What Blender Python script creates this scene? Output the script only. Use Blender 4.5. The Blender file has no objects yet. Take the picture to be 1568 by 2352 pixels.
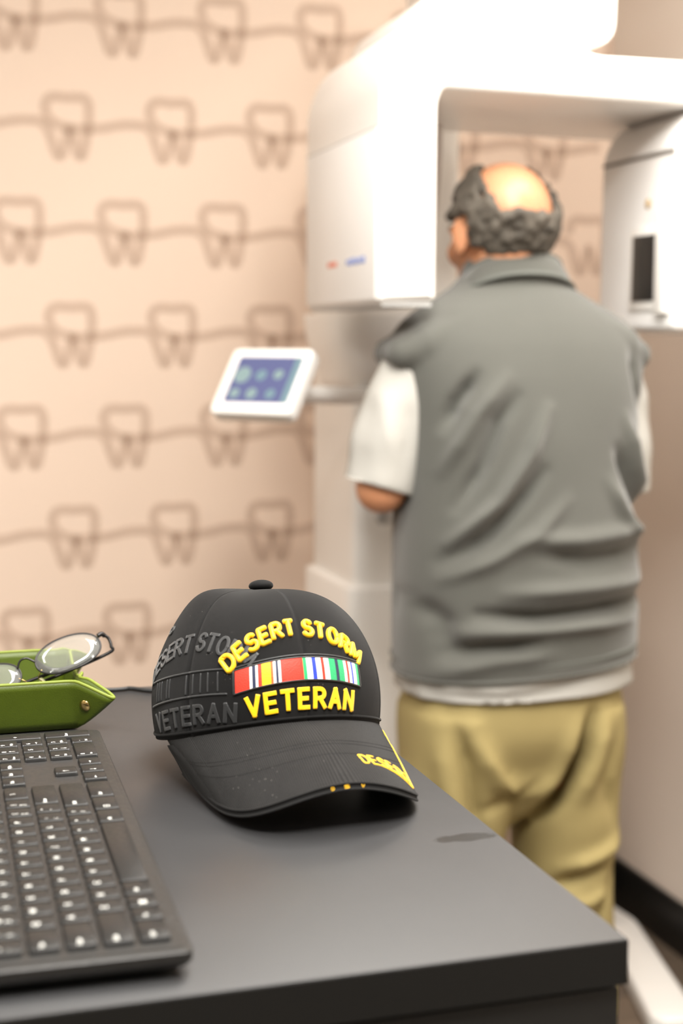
import bpy, bmesh, math, random
from math import sin, cos, pi, radians, sqrt, asin, atan2
from mathutils import Vector, Matrix
import numpy as np

random.seed(7); RNG = np.random.default_rng(7)
SC = bpy.context.scene
COL = SC.collection

# ------------------------------------------------------------------ camera
CAM_H = 1.39
cd = bpy.data.cameras.new('camera'); cam = bpy.data.objects.new('camera', cd); COL.objects.link(cam)
cd.sensor_fit = 'VERTICAL'; cd.sensor_height = 36.0; cd.lens = 51.0
cam.location = (0, 0, CAM_H)
cam.rotation_euler = (Matrix.Rotation(-0.30072, 4, 'Z') @ Matrix.Rotation(pi/2-0.11369, 4, 'X') @ Matrix.Rotation(0.00465, 4, 'Z')).to_euler()
cd.clip_start = 0.02
cd.dof.use_dof = True
cd.dof.focus_distance = 1.15
cd.dof.aperture_fstop = 4.2
cd.dof.aperture_blades = 9
SC.camera = cam

# ------------------------------------------------------------------ exposure, world
vs = SC.view_settings
vs.view_transform = 'Standard'; vs.look = 'None'; vs.gamma = 1.0; vs.use_curve_mapping = False
vs.exposure = 0.70
w = bpy.data.worlds.new('world'); SC.world = w; w.use_nodes = True
w.node_tree.nodes['Background'].inputs[0].default_value = (0.9, 0.95, 1.0, 1)
w.node_tree.nodes['Background'].inputs[1].default_value = 0.2

# ceiling panels: (x, y, size x, size y, watts)
LAMPS = [(0.55, 1.00, 0.60, 1.20, 28), (-1.2, 1.3, 0.60, 1.20, 15), (1.25, 1.75, 0.60, 0.60, 15),
         (0.15, 0.15, 0.60, 0.60, 50), (-1.3, -1.1, 0.60, 0.60, 6)]
CEIL = 2.70
LAMP_COL = (1.0, 0.965, 0.91)

# ------------------------------------------------------------------ materials
def mat(name, color, rough=0.5, metal=0.0, spec=0.5, noise=0.0, nscale=20.0, bump=0.0, bscale=200.0, bdist=0.001,
        trans=0.0, ior=1.45, coat=0.0, sheen=0.0, sss=0.0, alpha=1.0, emis=None, estr=1.0, rnoise=0.0):
    m = bpy.data.materials.new(name); m.use_nodes = True
    nt = m.node_tree; b = nt.nodes['Principled BSDF']
    b.inputs['Base Color'].default_value = (*color, 1); b.inputs['Roughness'].default_value = rough
    b.inputs['Metallic'].default_value = metal; b.inputs['Specular IOR Level'].default_value = spec
    b.inputs['Transmission Weight'].default_value = trans; b.inputs['IOR'].default_value = ior
    b.inputs['Coat Weight'].default_value = coat; b.inputs['Sheen Weight'].default_value = sheen
    b.inputs['Alpha'].default_value = alpha
    if sss: b.inputs['Subsurface Weight'].default_value = sss; b.inputs['Subsurface Scale'].default_value = 0.01
    if emis: b.inputs['Emission Color'].default_value = (*emis, 1); b.inputs['Emission Strength'].default_value = estr
    tc = nt.nodes.new('ShaderNodeTexCoord')
    if noise or rnoise:
        n = nt.nodes.new('ShaderNodeTexNoise'); n.inputs['Scale'].default_value = nscale; n.inputs['Detail'].default_value = 5
        nt.links.new(tc.outputs['Object'], n.inputs['Vector'])
        if noise:
            mx = nt.nodes.new('ShaderNodeMix'); mx.data_type = 'RGBA'
            mx.inputs[6].default_value = (*[c*(1-noise) for c in color], 1); mx.inputs[7].default_value = (*[min(1, c*(1+noise)) for c in color], 1)
            nt.links.new(n.outputs['Fac'], mx.inputs[0]); nt.links.new(mx.outputs[2], b.inputs['Base Color'])
        if rnoise:
            mr = nt.nodes.new('ShaderNodeMapRange'); mr.inputs[1].default_value = 0.3; mr.inputs[2].default_value = 0.7
            mr.inputs[3].default_value = rough-rnoise; mr.inputs[4].default_value = rough+rnoise
            nt.links.new(n.outputs['Fac'], mr.inputs[0]); nt.links.new(mr.outputs[0], b.inputs['Roughness'])
    if bump:
        n2 = nt.nodes.new('ShaderNodeTexNoise'); n2.inputs['Scale'].default_value = bscale; n2.inputs['Detail'].default_value = 4
        nt.links.new(tc.outputs['Object'], n2.inputs['Vector'])
        bp = nt.nodes.new('ShaderNodeBump'); bp.inputs['Strength'].default_value = bump; bp.inputs['Distance'].default_value = bdist
        nt.links.new(n2.outputs['Fac'], bp.inputs['Height']); nt.links.new(bp.outputs['Normal'], b.inputs['Normal'])
    return m

def srgb(r, g, b):
    f = lambda c: (c/255/12.92) if c/255 <= 0.04045 else ((c/255+0.055)/1.055)**2.4
    return (f(r), f(g), f(b))

M = {}
M['wallpaper'] = mat('wallpaper', srgb(224, 202, 184), 0.75, noise=0.03, nscale=3)
M['white_wall'] = mat('white_wall', srgb(214, 203, 192), 0.8, noise=0.02, nscale=4)
M['plain_wall'] = mat('plain_wall', srgb(168, 160, 150), 0.85)
M['front_wall'] = mat('front_wall', srgb(132, 124, 116), 0.85)
M['ceiling'] = mat('ceiling_paint', srgb(235, 232, 225), 0.9)
M['black_trim'] = mat('black_trim', (0.004, 0.004, 0.004), 0.45)
M['machine'] = mat('machine_white', srgb(244, 242, 238), 0.32, coat=0.25)
M['machine_grey'] = mat('machine_grey', srgb(186, 186, 184), 0.4)
M['machine_side'] = mat('machine_side', srgb(242, 241, 239), 0.38)
M['seam'] = mat('seam_grey', srgb(120, 115, 108), 0.6)
M['slot'] = mat('slot_black', (0.01, 0.01, 0.01), 0.3)
M['skin'] = mat('skin', srgb(200, 142, 106), 0.42, sss=0.15, noise=0.10, nscale=14)
M['eye'] = mat('eye_white', srgb(230, 225, 220), 0.2)
M['lip'] = mat('lip', srgb(170, 95, 80), 0.5)
M['hair'] = mat('grey_hair', srgb(78, 72, 64), 0.8, noise=0.85, nscale=45)
M['vest'] = mat('vest_fleece', srgb(87, 87, 82), 0.95, sheen=0.3, spec=0.2, noise=0.06, nscale=10, bump=0.4, bscale=400)
M['vest_trim'] = mat('vest_trim', srgb(96, 98, 93), 0.9)
M['shirt'] = mat('shirt_grey', srgb(172, 170, 164), 0.9, bump=0.3, bscale=300)
M['trousers'] = mat('khaki', srgb(152, 137, 90), 0.85, noise=0.07, nscale=6, bump=0.3, bscale=500)
M['shoe'] = mat('shoe_leather', (0.02, 0.018, 0.016), 0.5)
M['sole'] = mat('shoe_sole', (0.05, 0.045, 0.04), 0.7)
M['gold_thread'] = None
M['key'] = mat('key_plastic', (0.007, 0.007, 0.007), 0.42, rnoise=0.06, nscale=300, spec=0.5)
M['plate'] = mat('keyboard_plastic', (0.016, 0.015, 0.014), 0.45, rnoise=0.06, nscale=200)
M['legend'] = mat('legend_white', (0.58, 0.58, 0.55), 0.6)
M['leather'] = mat('green_leather', srgb(66, 80, 3), 0.5, noise=0.10, nscale=90, bump=0.35, bscale=900, bdist=0.0006)
M['leather_edge'] = mat('leather_edge', srgb(104, 116, 30), 0.6)
M['brass'] = mat('brass', (0.62, 0.45, 0.18), 0.22, metal=1)
M['glasses_metal'] = mat('dark_metal', (0.03, 0.028, 0.028), 0.3, metal=0.7)
M['nose_pad'] = mat('nose_pad', (0.85, 0.82, 0.5), 0.2, trans=0.6)
M['cable'] = mat('cable_rubber', (0.01, 0.01, 0.01), 0.5)
M['diffuser'] = mat('diffuser', (0.9, 0.9, 0.9), 0.5, emis=LAMP_COL, estr=3.0)
M['lamp_frame'] = mat('lamp_frame', (0.8, 0.8, 0.8), 0.4)
M['logo_red'] = mat('logo_red', srgb(226, 128, 104), 0.5)
M['logo_blue'] = mat('logo_blue', srgb(126, 150, 214), 0.5)
M['tan'] = mat('tan_dot', srgb(190, 160, 110), 0.5)
M['cushion'] = mat('side_support', srgb(206, 196, 190), 0.35)

# clear lens: glass; smudges and whitish reflection haze put in as diffuse white
m = bpy.data.materials.new('lens_glass'); m.use_nodes = True; nt = m.node_tree; nt.nodes.remove(nt.nodes['Principled BSDF'])
tr_ = nt.nodes.new('ShaderNodeBsdfTransparent'); tr_.inputs[0].default_value = (.97, .98, .96, 1)
gs_ = nt.nodes.new('ShaderNodeBsdfGlossy'); gs_.inputs['Roughness'].default_value = 0.03
df_ = nt.nodes.new('ShaderNodeBsdfDiffuse'); df_.inputs[0].default_value = (.8, .8, .78, 1)
lw_ = nt.nodes.new('ShaderNodeFresnel'); lw_.inputs['IOR'].default_value = 1.75
m1_ = nt.nodes.new('ShaderNodeMixShader'); nt.links.new(lw_.outputs[0], m1_.inputs[0]); nt.links.new(tr_.outputs[0], m1_.inputs[1]); nt.links.new(gs_.outputs[0], m1_.inputs[2])
m2_ = nt.nodes.new('ShaderNodeMixShader'); m2_.inputs[0].default_value = 0.07; nt.links.new(m1_.outputs[0], m2_.inputs[1]); nt.links.new(df_.outputs[0], m2_.inputs[2])
nt.links.new(m2_.outputs[0], nt.nodes['Material Output'].inputs[0]); M['lens'] = m
# overlapping translucent ink of the wallpaper print
m = bpy.data.materials.new('print_ink'); m.use_nodes = True; nt = m.node_tree
b = nt.nodes['Principled BSDF']; b.inputs['Base Color'].default_value = (*srgb(170, 140, 118), 1); b.inputs['Roughness'].default_value = 0.7
b.inputs['Alpha'].default_value = 0.24
M['ink'] = m

def twill(name, color, scale, rot, lint=0.0, rough=0.85, strength=0.6):
    """woven cotton: fine parallel ridges from the UV map (metres) plus pale lint specks"""
    m = bpy.data.materials.new(name); m.use_nodes = True; nt = m.node_tree; L = nt.links
    b = nt.nodes['Principled BSDF']; b.inputs['Roughness'].default_value = rough; b.inputs['Specular IOR Level'].default_value = 0.18
    b.inputs['Sheen Weight'].default_value = 0.05; b.inputs['Sheen Roughness'].default_value = 0.4
    uv = nt.nodes.new('ShaderNodeUVMap')
    mp = nt.nodes.new('ShaderNodeMapping'); mp.inputs['Rotation'].default_value = (0, 0, rot)
    L.new(uv.outputs[0], mp.inputs[0])
    wv = nt.nodes.new('ShaderNodeTexWave'); wv.inputs['Scale'].default_value = scale; wv.inputs['Distortion'].default_value = 1.2
    wv.inputs['Detail'].default_value = 2; wv.inputs['Detail Scale'].default_value = 6
    L.new(mp.outputs[0], wv.inputs['Vector'])
    n = nt.nodes.new('ShaderNodeTexNoise'); n.inputs['Scale'].default_value = 60; n.inputs['Detail'].default_value = 6
    tc = nt.nodes.new('ShaderNodeTexCoord'); L.new(tc.outputs['Object'], n.inputs['Vector'])
    mul = nt.nodes.new('ShaderNodeMix'); mul.data_type = 'RGBA'
    mul.inputs[6].default_value = (*[c*0.3 for c in color], 1); mul.inputs[7].default_value = (*[c*2.2 for c in color], 1)
    av = nt.nodes.new('ShaderNodeMath'); av.operation = 'MULTIPLY_ADD'; av.inputs[1].default_value = 0.6
    L.new(wv.outputs['Fac'], av.inputs[0])
    ms = nt.nodes.new('ShaderNodeMath'); ms.operation = 'MULTIPLY'; ms.inputs[1].default_value = 0.5; L.new(n.outputs['Fac'], ms.inputs[0]); L.new(ms.outputs[0], av.inputs[2])
    L.new(av.outputs[0], mul.inputs[0])
    out = mul.outputs[2]
    if lint:
        v = nt.nodes.new('ShaderNodeTexVoronoi'); v.inputs['Scale'].default_value = 260; v.feature = 'F1'
        L.new(tc.outputs['Object'], v.inputs['Vector'])
        lt = nt.nodes.new('ShaderNodeMath'); lt.operation = 'LESS_THAN'; lt.inputs[1].default_value = 0.085
        L.new(v.outputs['Distance'], lt.inputs[0])
        n3 = nt.nodes.new('ShaderNodeTexNoise'); n3.inputs['Scale'].default_value = 26; L.new(tc.outputs['Object'], n3.inputs['Vector'])
        gt = nt.nodes.new('ShaderNodeMath'); gt.operation = 'GREATER_THAN'; gt.inputs[1].default_value = 0.60; L.new(n3.outputs['Fac'], gt.inputs[0])
        an = nt.nodes.new('ShaderNodeMath'); an.operation = 'MULTIPLY'; L.new(lt.outputs[0], an.inputs[0]); L.new(gt.outputs[0], an.inputs[1])
        a2 = nt.nodes.new('ShaderNodeMath'); a2.operation = 'MULTIPLY'; a2.inputs[1].default_value = lint; L.new(an.outputs[0], a2.inputs[0])
        mx = nt.nodes.new('ShaderNodeMix'); mx.data_type = 'RGBA'; mx.inputs[7].default_value = (0.25, 0.24, 0.22, 1)
        L.new(a2.outputs[0], mx.inputs[0]); L.new(out, mx.inputs[6]); out = mx.outputs[2]
    L.new(out, b.inputs['Base Color'])
    bp = nt.nodes.new('ShaderNodeBump'); bp.inputs['Strength'].default_value = strength; bp.inputs['Distance'].default_value = 0.0008
    L.new(wv.outputs['Fac'], bp.inputs['Height']); L.new(bp.outputs[0], b.inputs['Normal'])
    return m
M['cap_twill'] = twill('cap_twill', (0.0045, 0.0044, 0.0044), 420, radians(55), lint=0.5)
M['brim_twill'] = twill('brim_twill', (0.008, 0.0077, 0.0075), 205, 0.0, lint=0.5, strength=0.8)
M['cap_dark'] = mat('cap_lining', (0.005, 0.005, 0.005), 0.9)
def thread(name, c, sc=900): return mat(name, c, 0.45, sheen=0.2, noise=0.12, nscale=sc, bump=0.6, bscale=sc*1.5, bdist=0.0004)
M['gold'] = thread('gold_thread', srgb(248, 190, 0))
M['ghost'] = thread('charcoal_thread', (0.011, 0.012, 0.013))
M['t_red'] = thread('red_thread', srgb(222, 42, 20)); M['t_white'] = thread('white_thread', srgb(232, 230, 222))
M['t_navy'] = thread('navy_thread', srgb(18, 28, 60)); M['t_yellow'] = thread('yellow_thread', srgb(250, 196, 6))
M['t_orange'] = thread('orange_thread', srgb(226, 84, 20)); M['t_green'] = thread('green_thread', srgb(28, 150, 92))
M['t_blue'] = thread('blue_thread', srgb(22, 50, 170)); M['t_black'] = thread('black_thread', (0.006, 0.006, 0.006))

# desk laminate: charcoal, satin, with wear, dust and one greasy mark
m = bpy.data.materials.new('desk_laminate'); m.use_nodes = True; nt = m.node_tree; L = nt.links; b = nt.nodes['Principled BSDF']
g = nt.nodes.new('ShaderNodeNewGeometry')
def nn(t, **k):
    n = nt.nodes.new(t)
    for a, v in k.items(): n.inputs[a].default_value = v
    return n
n1 = nn('ShaderNodeTexNoise', Scale=7.0, Detail=5.0); L.new(g.outputs['Position'], n1.inputs['Vector'])
mr = nn('ShaderNodeMapRange'); mr.inputs[1].default_value = .3; mr.inputs[2].default_value = .7; mr.inputs[3].default_value = .37; mr.inputs[4].default_value = .46
L.new(n1.outputs['Fac'], mr.inputs[0])
# greasy mark
sub = nt.nodes.new('ShaderNodeVectorMath'); sub.operation = 'SUBTRACT'; sub.inputs[1].default_value = (0.3590, 0.8725, 1.064); L.new(g.outputs['Position'], sub.inputs[0])
n2 = nn('ShaderNodeTexNoise', Scale=90.0, Detail=3.0); L.new(g.outputs['Position'], n2.inputs['Vector'])
mp = nt.nodes.new('ShaderNodeMapping'); mp.vector_type = 'POINT'; mp.inputs['Rotation'].default_value = (0, 0, radians(42)); mp.inputs['Scale'].default_value = (42, 120, 1)
L.new(sub.outputs[0], mp.inputs[0])
ln = nt.nodes.new('ShaderNodeVectorMath'); ln.operation = 'LENGTH'; L.new(mp.outputs[0], ln.inputs[0])
ad = nt.nodes.new('ShaderNodeMath'); ad.operation = 'MULTIPLY_ADD'; ad.inputs[1].default_value = 0.9; L.new(n2.outputs['Fac'], ad.inputs[0]); L.new(ln.outputs['Value'], ad.inputs[2])
st = nn('ShaderNodeMapRange'); st.inputs[1].default_value = 1.25; st.inputs[2].default_value = 1.5; st.inputs[3].default_value = 1; st.inputs[4].default_value = 0
L.new(ad.outputs[0], st.inputs[0])
mxr = nt.nodes.new('ShaderNodeMix'); mxr.data_type = 'FLOAT'; mxr.inputs[3].default_value = 0.24
L.new(st.outputs[0], mxr.inputs[0]); L.new(mr.outputs[0], mxr.inputs[2]); L.new(mxr.outputs[0], b.inputs['Roughness'])
mc = nt.nodes.new('ShaderNodeMix'); mc.data_type = 'RGBA'; mc.inputs[6].default_value = (0.021, 0.021, 0.022, 1); mc.inputs[7].default_value = (0.013, 0.013, 0.013, 1)
L.new(st.outputs[0], mc.inputs[0]); L.new(mc.outputs[2], b.inputs['Base Color']); b.inputs['Specular IOR Level'].default_value = 0.5
M['desk'] = m
M['desk_front_shaded'] = mat('desk_front_shaded', (0.007, 0.007, 0.0065), 0.5, spec=0.35)  # darker than the top: shade on the front is put into the colour

# vinyl plank
def plank_mat(name, c):
    m = bpy.data.materials.new(name); m.use_nodes = True; nt = m.node_tree; b = nt.nodes['Principled BSDF']; b.inputs['Roughness'].default_value = 0.45
    tc = nt.nodes.new('ShaderNodeTexCoord'); mp = nt.nodes.new('ShaderNodeMapping'); mp.inputs['Scale'].default_value = (2, 22, 2)
    n = nt.nodes.new('ShaderNodeTexNoise'); n.inputs['Scale'].default_value = 2.2; n.inputs['Detail'].default_value = 7
    oi = nt.nodes.new('ShaderNodeObjectInfo'); va = nt.nodes.new('ShaderNodeVectorMath')
    nt.links.new(tc.outputs['Object'], va.inputs[0]); nt.links.new(oi.outputs['Location'], va.inputs[1]); nt.links.new(va.outputs[0], mp.inputs[0]); nt.links.new(mp.outputs[0], n.inputs['Vector'])
    mx = nt.nodes.new('ShaderNodeMix'); mx.data_type = 'RGBA'
    mx.inputs[6].default_value = (*[v*0.55 for v in c], 1); mx.inputs[7].default_value = (*[v*1.5 for v in c], 1)
    nt.links.new(n.outputs['Fac'], mx.inputs[0]); nt.links.new(mx.outputs[2], b.inputs['Base Color'])
    return m
M['plank'] = [plank_mat('plank_%d' % i, srgb(*c)) for i, c in enumerate([(92, 80, 68), (78, 68, 58), (104, 90, 76)])]

# screen
m = bpy.data.materials.new('screen_glow'); m.use_nodes = True; b = m.node_tree.nodes['Principled BSDF']
b.inputs['Base Color'].default_value = (0.02, 0.02, 0.05, 1); b.inputs['Roughness'].default_value = 0.2
b.inputs['Emission Color'].default_value = (*srgb(124, 130, 172), 1); b.inputs['Emission Strength'].default_value = 0.48
M['screen'] = m
M['icon'] = mat('icon_glow', (0.05, 0.06, 0.06), 0.4, emis=srgb(168, 194, 190), estr=0.50)
M['icon_teal'] = mat('icon_teal', (0.05, 0.06, 0.06), 0.4, emis=srgb(140, 176, 186), estr=0.48)

# ------------------------------------------------------------------ helpers
def mesh_obj(name, verts, faces, m=None, parent=None, smooth=True, uvs=None, loc=None):
    me = bpy.data.meshes.new(name)
    me.from_pydata([tuple(map(float, v)) for v in verts], [], [tuple(map(int, f)) for f in faces])
    if uvs is not None:
        ul = me.uv_layers.new(name='UVMap'); li = np.empty(len(me.loops), int); me.loops.foreach_get('vertex_index', li)
        ul.data.foreach_set('uv', np.asarray(uvs, float)[li].ravel())
    if smooth: me.polygons.foreach_set('use_smooth', [True]*len(me.polygons))
    if m: me.materials.append(m)
    me.validate(); me.update()
    return link(name, me, parent, loc)
def link(name, me, parent=None, loc=None):
    o = bpy.data.objects.new(name, me); COL.objects.link(o)
    if parent is not None: o.parent = parent
    if loc is not None: o.location = loc
    return o
def thing(name, label, cat, loc=(0, 0, 0), rz=0, group=None):
    o = bpy.data.objects.new(name, None); COL.objects.link(o); o.location = loc; o.rotation_euler = (0, 0, rz)
    o.empty_display_size = 0.05; o['label'] = label; o['category'] = cat
    if group: o['group'] = group
    return o
def tag(o, label, cat, group=None):
    o['label'] = label; o['category'] = cat
    if group: o['group'] = group
    return o
def struct(o): o['kind'] = 'structure'; return o
def autosmooth(me, ang=40):
    bm = bmesh.new(); bm.from_mesh(me)
    for e in bm.edges:
        if len(e.link_faces) == 2: e.smooth = e.calc_face_angle(0) < radians(ang)
        else: e.smooth = False
    for f in bm.faces: f.smooth = True
    bm.to_mesh(me); bm.free()

def box_bm(bm, lo, hi, bev=0.0, seg=2, taper=None):
    r = bmesh.ops.create_cube(bm, size=1.0)
    lo, hi = Vector(lo), Vector(hi)
    for v in r['verts']: v.co = Vector(((v.co.x+.5)*(hi.x-lo.x)+lo.x, (v.co.y+.5)*(hi.y-lo.y)+lo.y, (v.co.z+.5)*(hi.z-lo.z)+lo.z))
    if bev:
        es = {e for v in r['verts'] for e in v.link_edges}
        bmesh.ops.bevel(bm, geom=list(es), offset=bev, segments=seg, affect='EDGES', profile=0.5)
def bm_obj(name, bm, m, parent=None, loc=None, ang=40):
    me = bpy.data.meshes.new(name); bmesh.ops.recalc_face_normals(bm, faces=bm.faces[:]); bm.to_mesh(me); bm.free()
    if m: me.materials.append(m)
    autosmooth(me, ang)
    return link(name, me, parent, loc)
def box(name, lo, hi, m, parent=None, bev=0.0, seg=2):
    bm = bmesh.new(); box_bm(bm, lo, hi, bev, seg); return bm_obj(name, bm, m, parent)

def extrude(name, prof, a0, a1, m, parent=None, axis=1, bev=0.0, seg=3):
    """closed 2D profile extruded along an axis (1: profile is x,z; 0: y,z; 2: x,y)"""
    bm = bmesh.new()
    def P(p, t):
        return {1: (p[0], t, p[1]), 0: (t, p[0], p[1]), 2: (p[0], p[1], t)}[axis]
    prof = [p for i, p in enumerate(prof) if (Vector(p)-Vector(prof[i-1])).length > 1e-5]
    A = [bm.verts.new(P(p, a0)) for p in prof]; B = [bm.verts.new(P(p, a1)) for p in prof]
    n = len(prof)
    for i in range(n): bm.faces.new((A[i], B[i], B[(i+1) % n], A[(i+1) % n]))
    # end caps: rings stepped inwards to round the edge, then a proper tessellation of the (often concave) outline
    ar = sum(prof[i][0]*prof[(i+1) % n][1]-prof[(i+1) % n][0]*prof[i][1] for i in range(n)); sg = 1 if ar > 0 else -1
    def inset_(d):
        out = []
        for i in range(n):
            a, p, c = Vector(prof[i-1]), Vector(prof[i]), Vector(prof[(i+1) % n])
            e1 = (p-a).normalized(); e2 = (c-p).normalized(); n1 = Vector((-e1.y, e1.x))*sg; n2 = Vector((-e2.y, e2.x))*sg
            m_ = n1+n2; m_ = m_/max(m_.dot(n1), .5) if m_.length > 1e-6 else n1
            out.append(p+m_*d)
        return out
    dirn = 1 if a1 > a0 else -1
    for base, t0, sgn_ in ((A, a0, dirn), (B, a1, -dirn)):
        prev = base; last = [Vector(p) for p in prof]
        if bev:
            for v in base:
                if axis == 1: v.co.y = t0+sgn_*bev
                elif axis == 0: v.co.x = t0+sgn_*bev
                else: v.co.z = t0+sgn_*bev
            for q in range(1, seg+1):
                an = pi/2*q/seg; last = inset_(bev*(1-cos(an))); tt = t0+sgn_*bev*(1-sin(an))
                cur = [bm.verts.new(P(p, tt)) for p in last]
                for i in range(n): bm.faces.new((prev[i], prev[(i+1) % n], cur[(i+1) % n], cur[i]))
                prev = cur
        from mathutils.geometry import tessellate_polygon
        for tri in tessellate_polygon([[Vector((p[0], p[1], 0)) for p in last]]):
            try: bm.faces.new([prev[i] for i in tri])
            except ValueError: pass
    bmesh.ops.recalc_face_normals(bm, faces=bm.faces[:])
    return bm_obj(name, bm, m, parent, ang=35)

def rounded(pts, rads, n=7):
    """round the corners of a closed polygon"""
    out = []; k = len(pts)
    for i in range(k):
        p = Vector(pts[i]); a = Vector(pts[i-1]); c = Vector(pts[(i+1) % k]); r = rads[i] if not isinstance(rads, (int, float)) else rads
        if r <= 0: out.append(tuple(p)); continue
        u = (a-p); v = (c-p); r2 = min(r, u.length*.49, v.length*.49); u.normalize(); v.normalize()
        s, e = p+u*r2, p+v*r2
        for j in range(n+1):
            t = j/n; out.append(tuple((1-t)**2*s+2*t*(1-t)*p+t*t*e))
    return out

def tube_data(path, radii, n=10, closed=False, caps=True, squash=None):
    """round tube along a 3D path"""
    P = [Vector(p) for p in path]; k = len(P)
    if not hasattr(radii, '__len__'): radii = [radii]*k
    V = []; F = []; up = None
    for i in range(k):
        if closed: t = (P[(i+1) % k]-P[i-1])
        else: t = P[min(i+1, k-1)]-P[max(i-1, 0)]
        t.normalize()
        if up is None: up = Vector((0, 0, 1)) if abs(t.z) < .9 else Vector((1, 0, 0))
        x = t.cross(up); x.normalize(); y = x.cross(t); y.normalize(); up = y
        for j in range(n):
            a = 2*pi*j/n; V.append(P[i]+radii[i]*(cos(a)*x+sin(a)*y))
    for i in range(k if closed else k-1):
        for j in range(n):
            a, b2 = i*n+j, i*n+(j+1) % n; c, d = ((i+1) % k)*n+(j+1) % n, ((i+1) % k)*n+j
            F.append((a, b2, c, d))
    if caps and not closed:
        F.append(tuple(range(n))[::-1]); F.append(tuple((k-1)*n+j for j in range(n)))
    return V, F
def tube(name, path, radii, m, parent=None, n=10, closed=False):
    V, F = tube_data(path, radii, n, closed); return mesh_obj(name, V, F, m, parent)
def merge(parts):
    V = []; F = []
    for v, f in parts:
        o = len(V); V += [tuple(x) for x in v]; F += [tuple(o+i for i in q) for q in f]
    return V, F
def ellipsoid(c, r, nu=20, nv=14, rot=None):
    V = [(0, 0, -1)]; F = []
    for i in range(1, nv):
        a = -pi/2+pi*i/nv
        for j in range(nu): V.append((cos(a)*cos(2*pi*j/nu), cos(a)*sin(2*pi*j/nu), sin(a)))
    V.append((0, 0, 1)); top = len(V)-1
    for j in range(nu):
        F.append((0, 1+(j+1) % nu, 1+j))
        for i in range(nv-2):
            a = 1+i*nu; F.append((a+j, a+(j+1) % nu, a+nu+(j+1) % nu, a+nu+j))
        a = 1+(nv-2)*nu; F.append((a+j, a+(j+1) % nu, top))
    out = []
    for v in V:
        p = Vector((v[0]*r[0], v[1]*r[1], v[2]*r[2]))
        if rot: p = rot @ p
        out.append(p+Vector(c))
    return out, F
def capsule(path, radii, n=14):
    """tapered limb with round ends, closed"""
    V, F = tube_data(path, radii, n)
    parts = [(V, F)]
    for p, r in ((path[0], radii[0]), (path[-1], radii[-1])): parts.append(ellipsoid(p, (r, r, r), n, 8))
    for p, r in list(zip(path, radii))[1:-1]: parts.append(ellipsoid(p, (r, r, r), n, 8))
    return merge(parts)
def rings(sections, n=64, ex=2.4, capped=True):
    """(z, cx, cy, a, b) sections lofted"""
    V = []; F = []
    for (z, cx, cy, a, b) in sections:
        for j in range(n):
            t = 2*pi*j/n; c, s = cos(t), sin(t)
            V.append((cx+a*math.copysign(abs(c)**(2/ex), c), cy+b*math.copysign(abs(s)**(2/ex), s), z))
    k = len(sections)
    for i in range(k-1):
        for j in range(n): F.append((i*n+j, i*n+(j+1) % n, (i+1)*n+(j+1) % n, (i+1)*n+j))
    if capped: F.append(tuple(range(n))[::-1]); F.append(tuple((k-1)*n+j for j in range(n)))
    return V, F
def densify(sections, per=6):
    """Catmull-Rom between sections"""
    S = np.array(sections, float); out = []
    for i in range(len(S)-1):
        p0, p1, p2, p3 = S[max(i-1, 0)], S[i], S[i+1], S[min(i+2, len(S)-1)]
        for j in range(per):
            t = j/per; out.append(0.5*((2*p1)+(-p0+p2)*t+(2*p0-5*p1+4*p2-p3)*t*t+(-p0+3*p1-3*p2+p3)*t**3))
    out.append(S[-1]); return [tuple(o) for o in out]
def fuse(parts, voxel=0.006, smooth=4):
    """union of closed shapes as one continuous skin"""
    V, F = merge(parts)
    me = bpy.data.meshes.new('tmp'); me.from_pydata(V, [], F); me.update()
    o = bpy.data.objects.new('tmp', me); COL.objects.link(o)
    md = o.modifiers.new('r', 'REMESH'); md.mode = 'VOXEL'; md.voxel_size = voxel
    if smooth:
        s = o.modifiers.new('s', 'SMOOTH'); s.factor = 0.5; s.iterations = smooth
    dg = bpy.context.evaluated_depsgraph_get(); ev = o.evaluated_get(dg); m2 = ev.to_mesh()
    v = np.empty(len(m2.vertices)*3); m2.vertices.foreach_get('co', v); v = v.reshape(-1, 3)
    nrm = np.empty(len(m2.vertices)*3); m2.vertices.foreach_get('normal', nrm); nrm = nrm.reshape(-1, 3)
    f = [tuple(p.vertices) for p in m2.polygons]
    ev.to_mesh_clear(); bpy.data.objects.remove(o); bpy.data.meshes.remove(me)
    return v, f, nrm
def bend_path(pts, per=8):
    P = [Vector(p) for p in pts]; out = []
    for i in range(len(P)-1):
        p0, p1, p2, p3 = P[max(i-1, 0)], P[i], P[i+1], P[min(i+2, len(P)-1)]
        for j in range(per):
            t = j/per; out.append(0.5*((2*p1)+(p2-p0)*t+(2*p0-5*p1+4*p2-p3)*t*t+(-p0+3*p1-3*p2+p3)*t**3))
    out.append(P[-1]); return out

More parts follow.
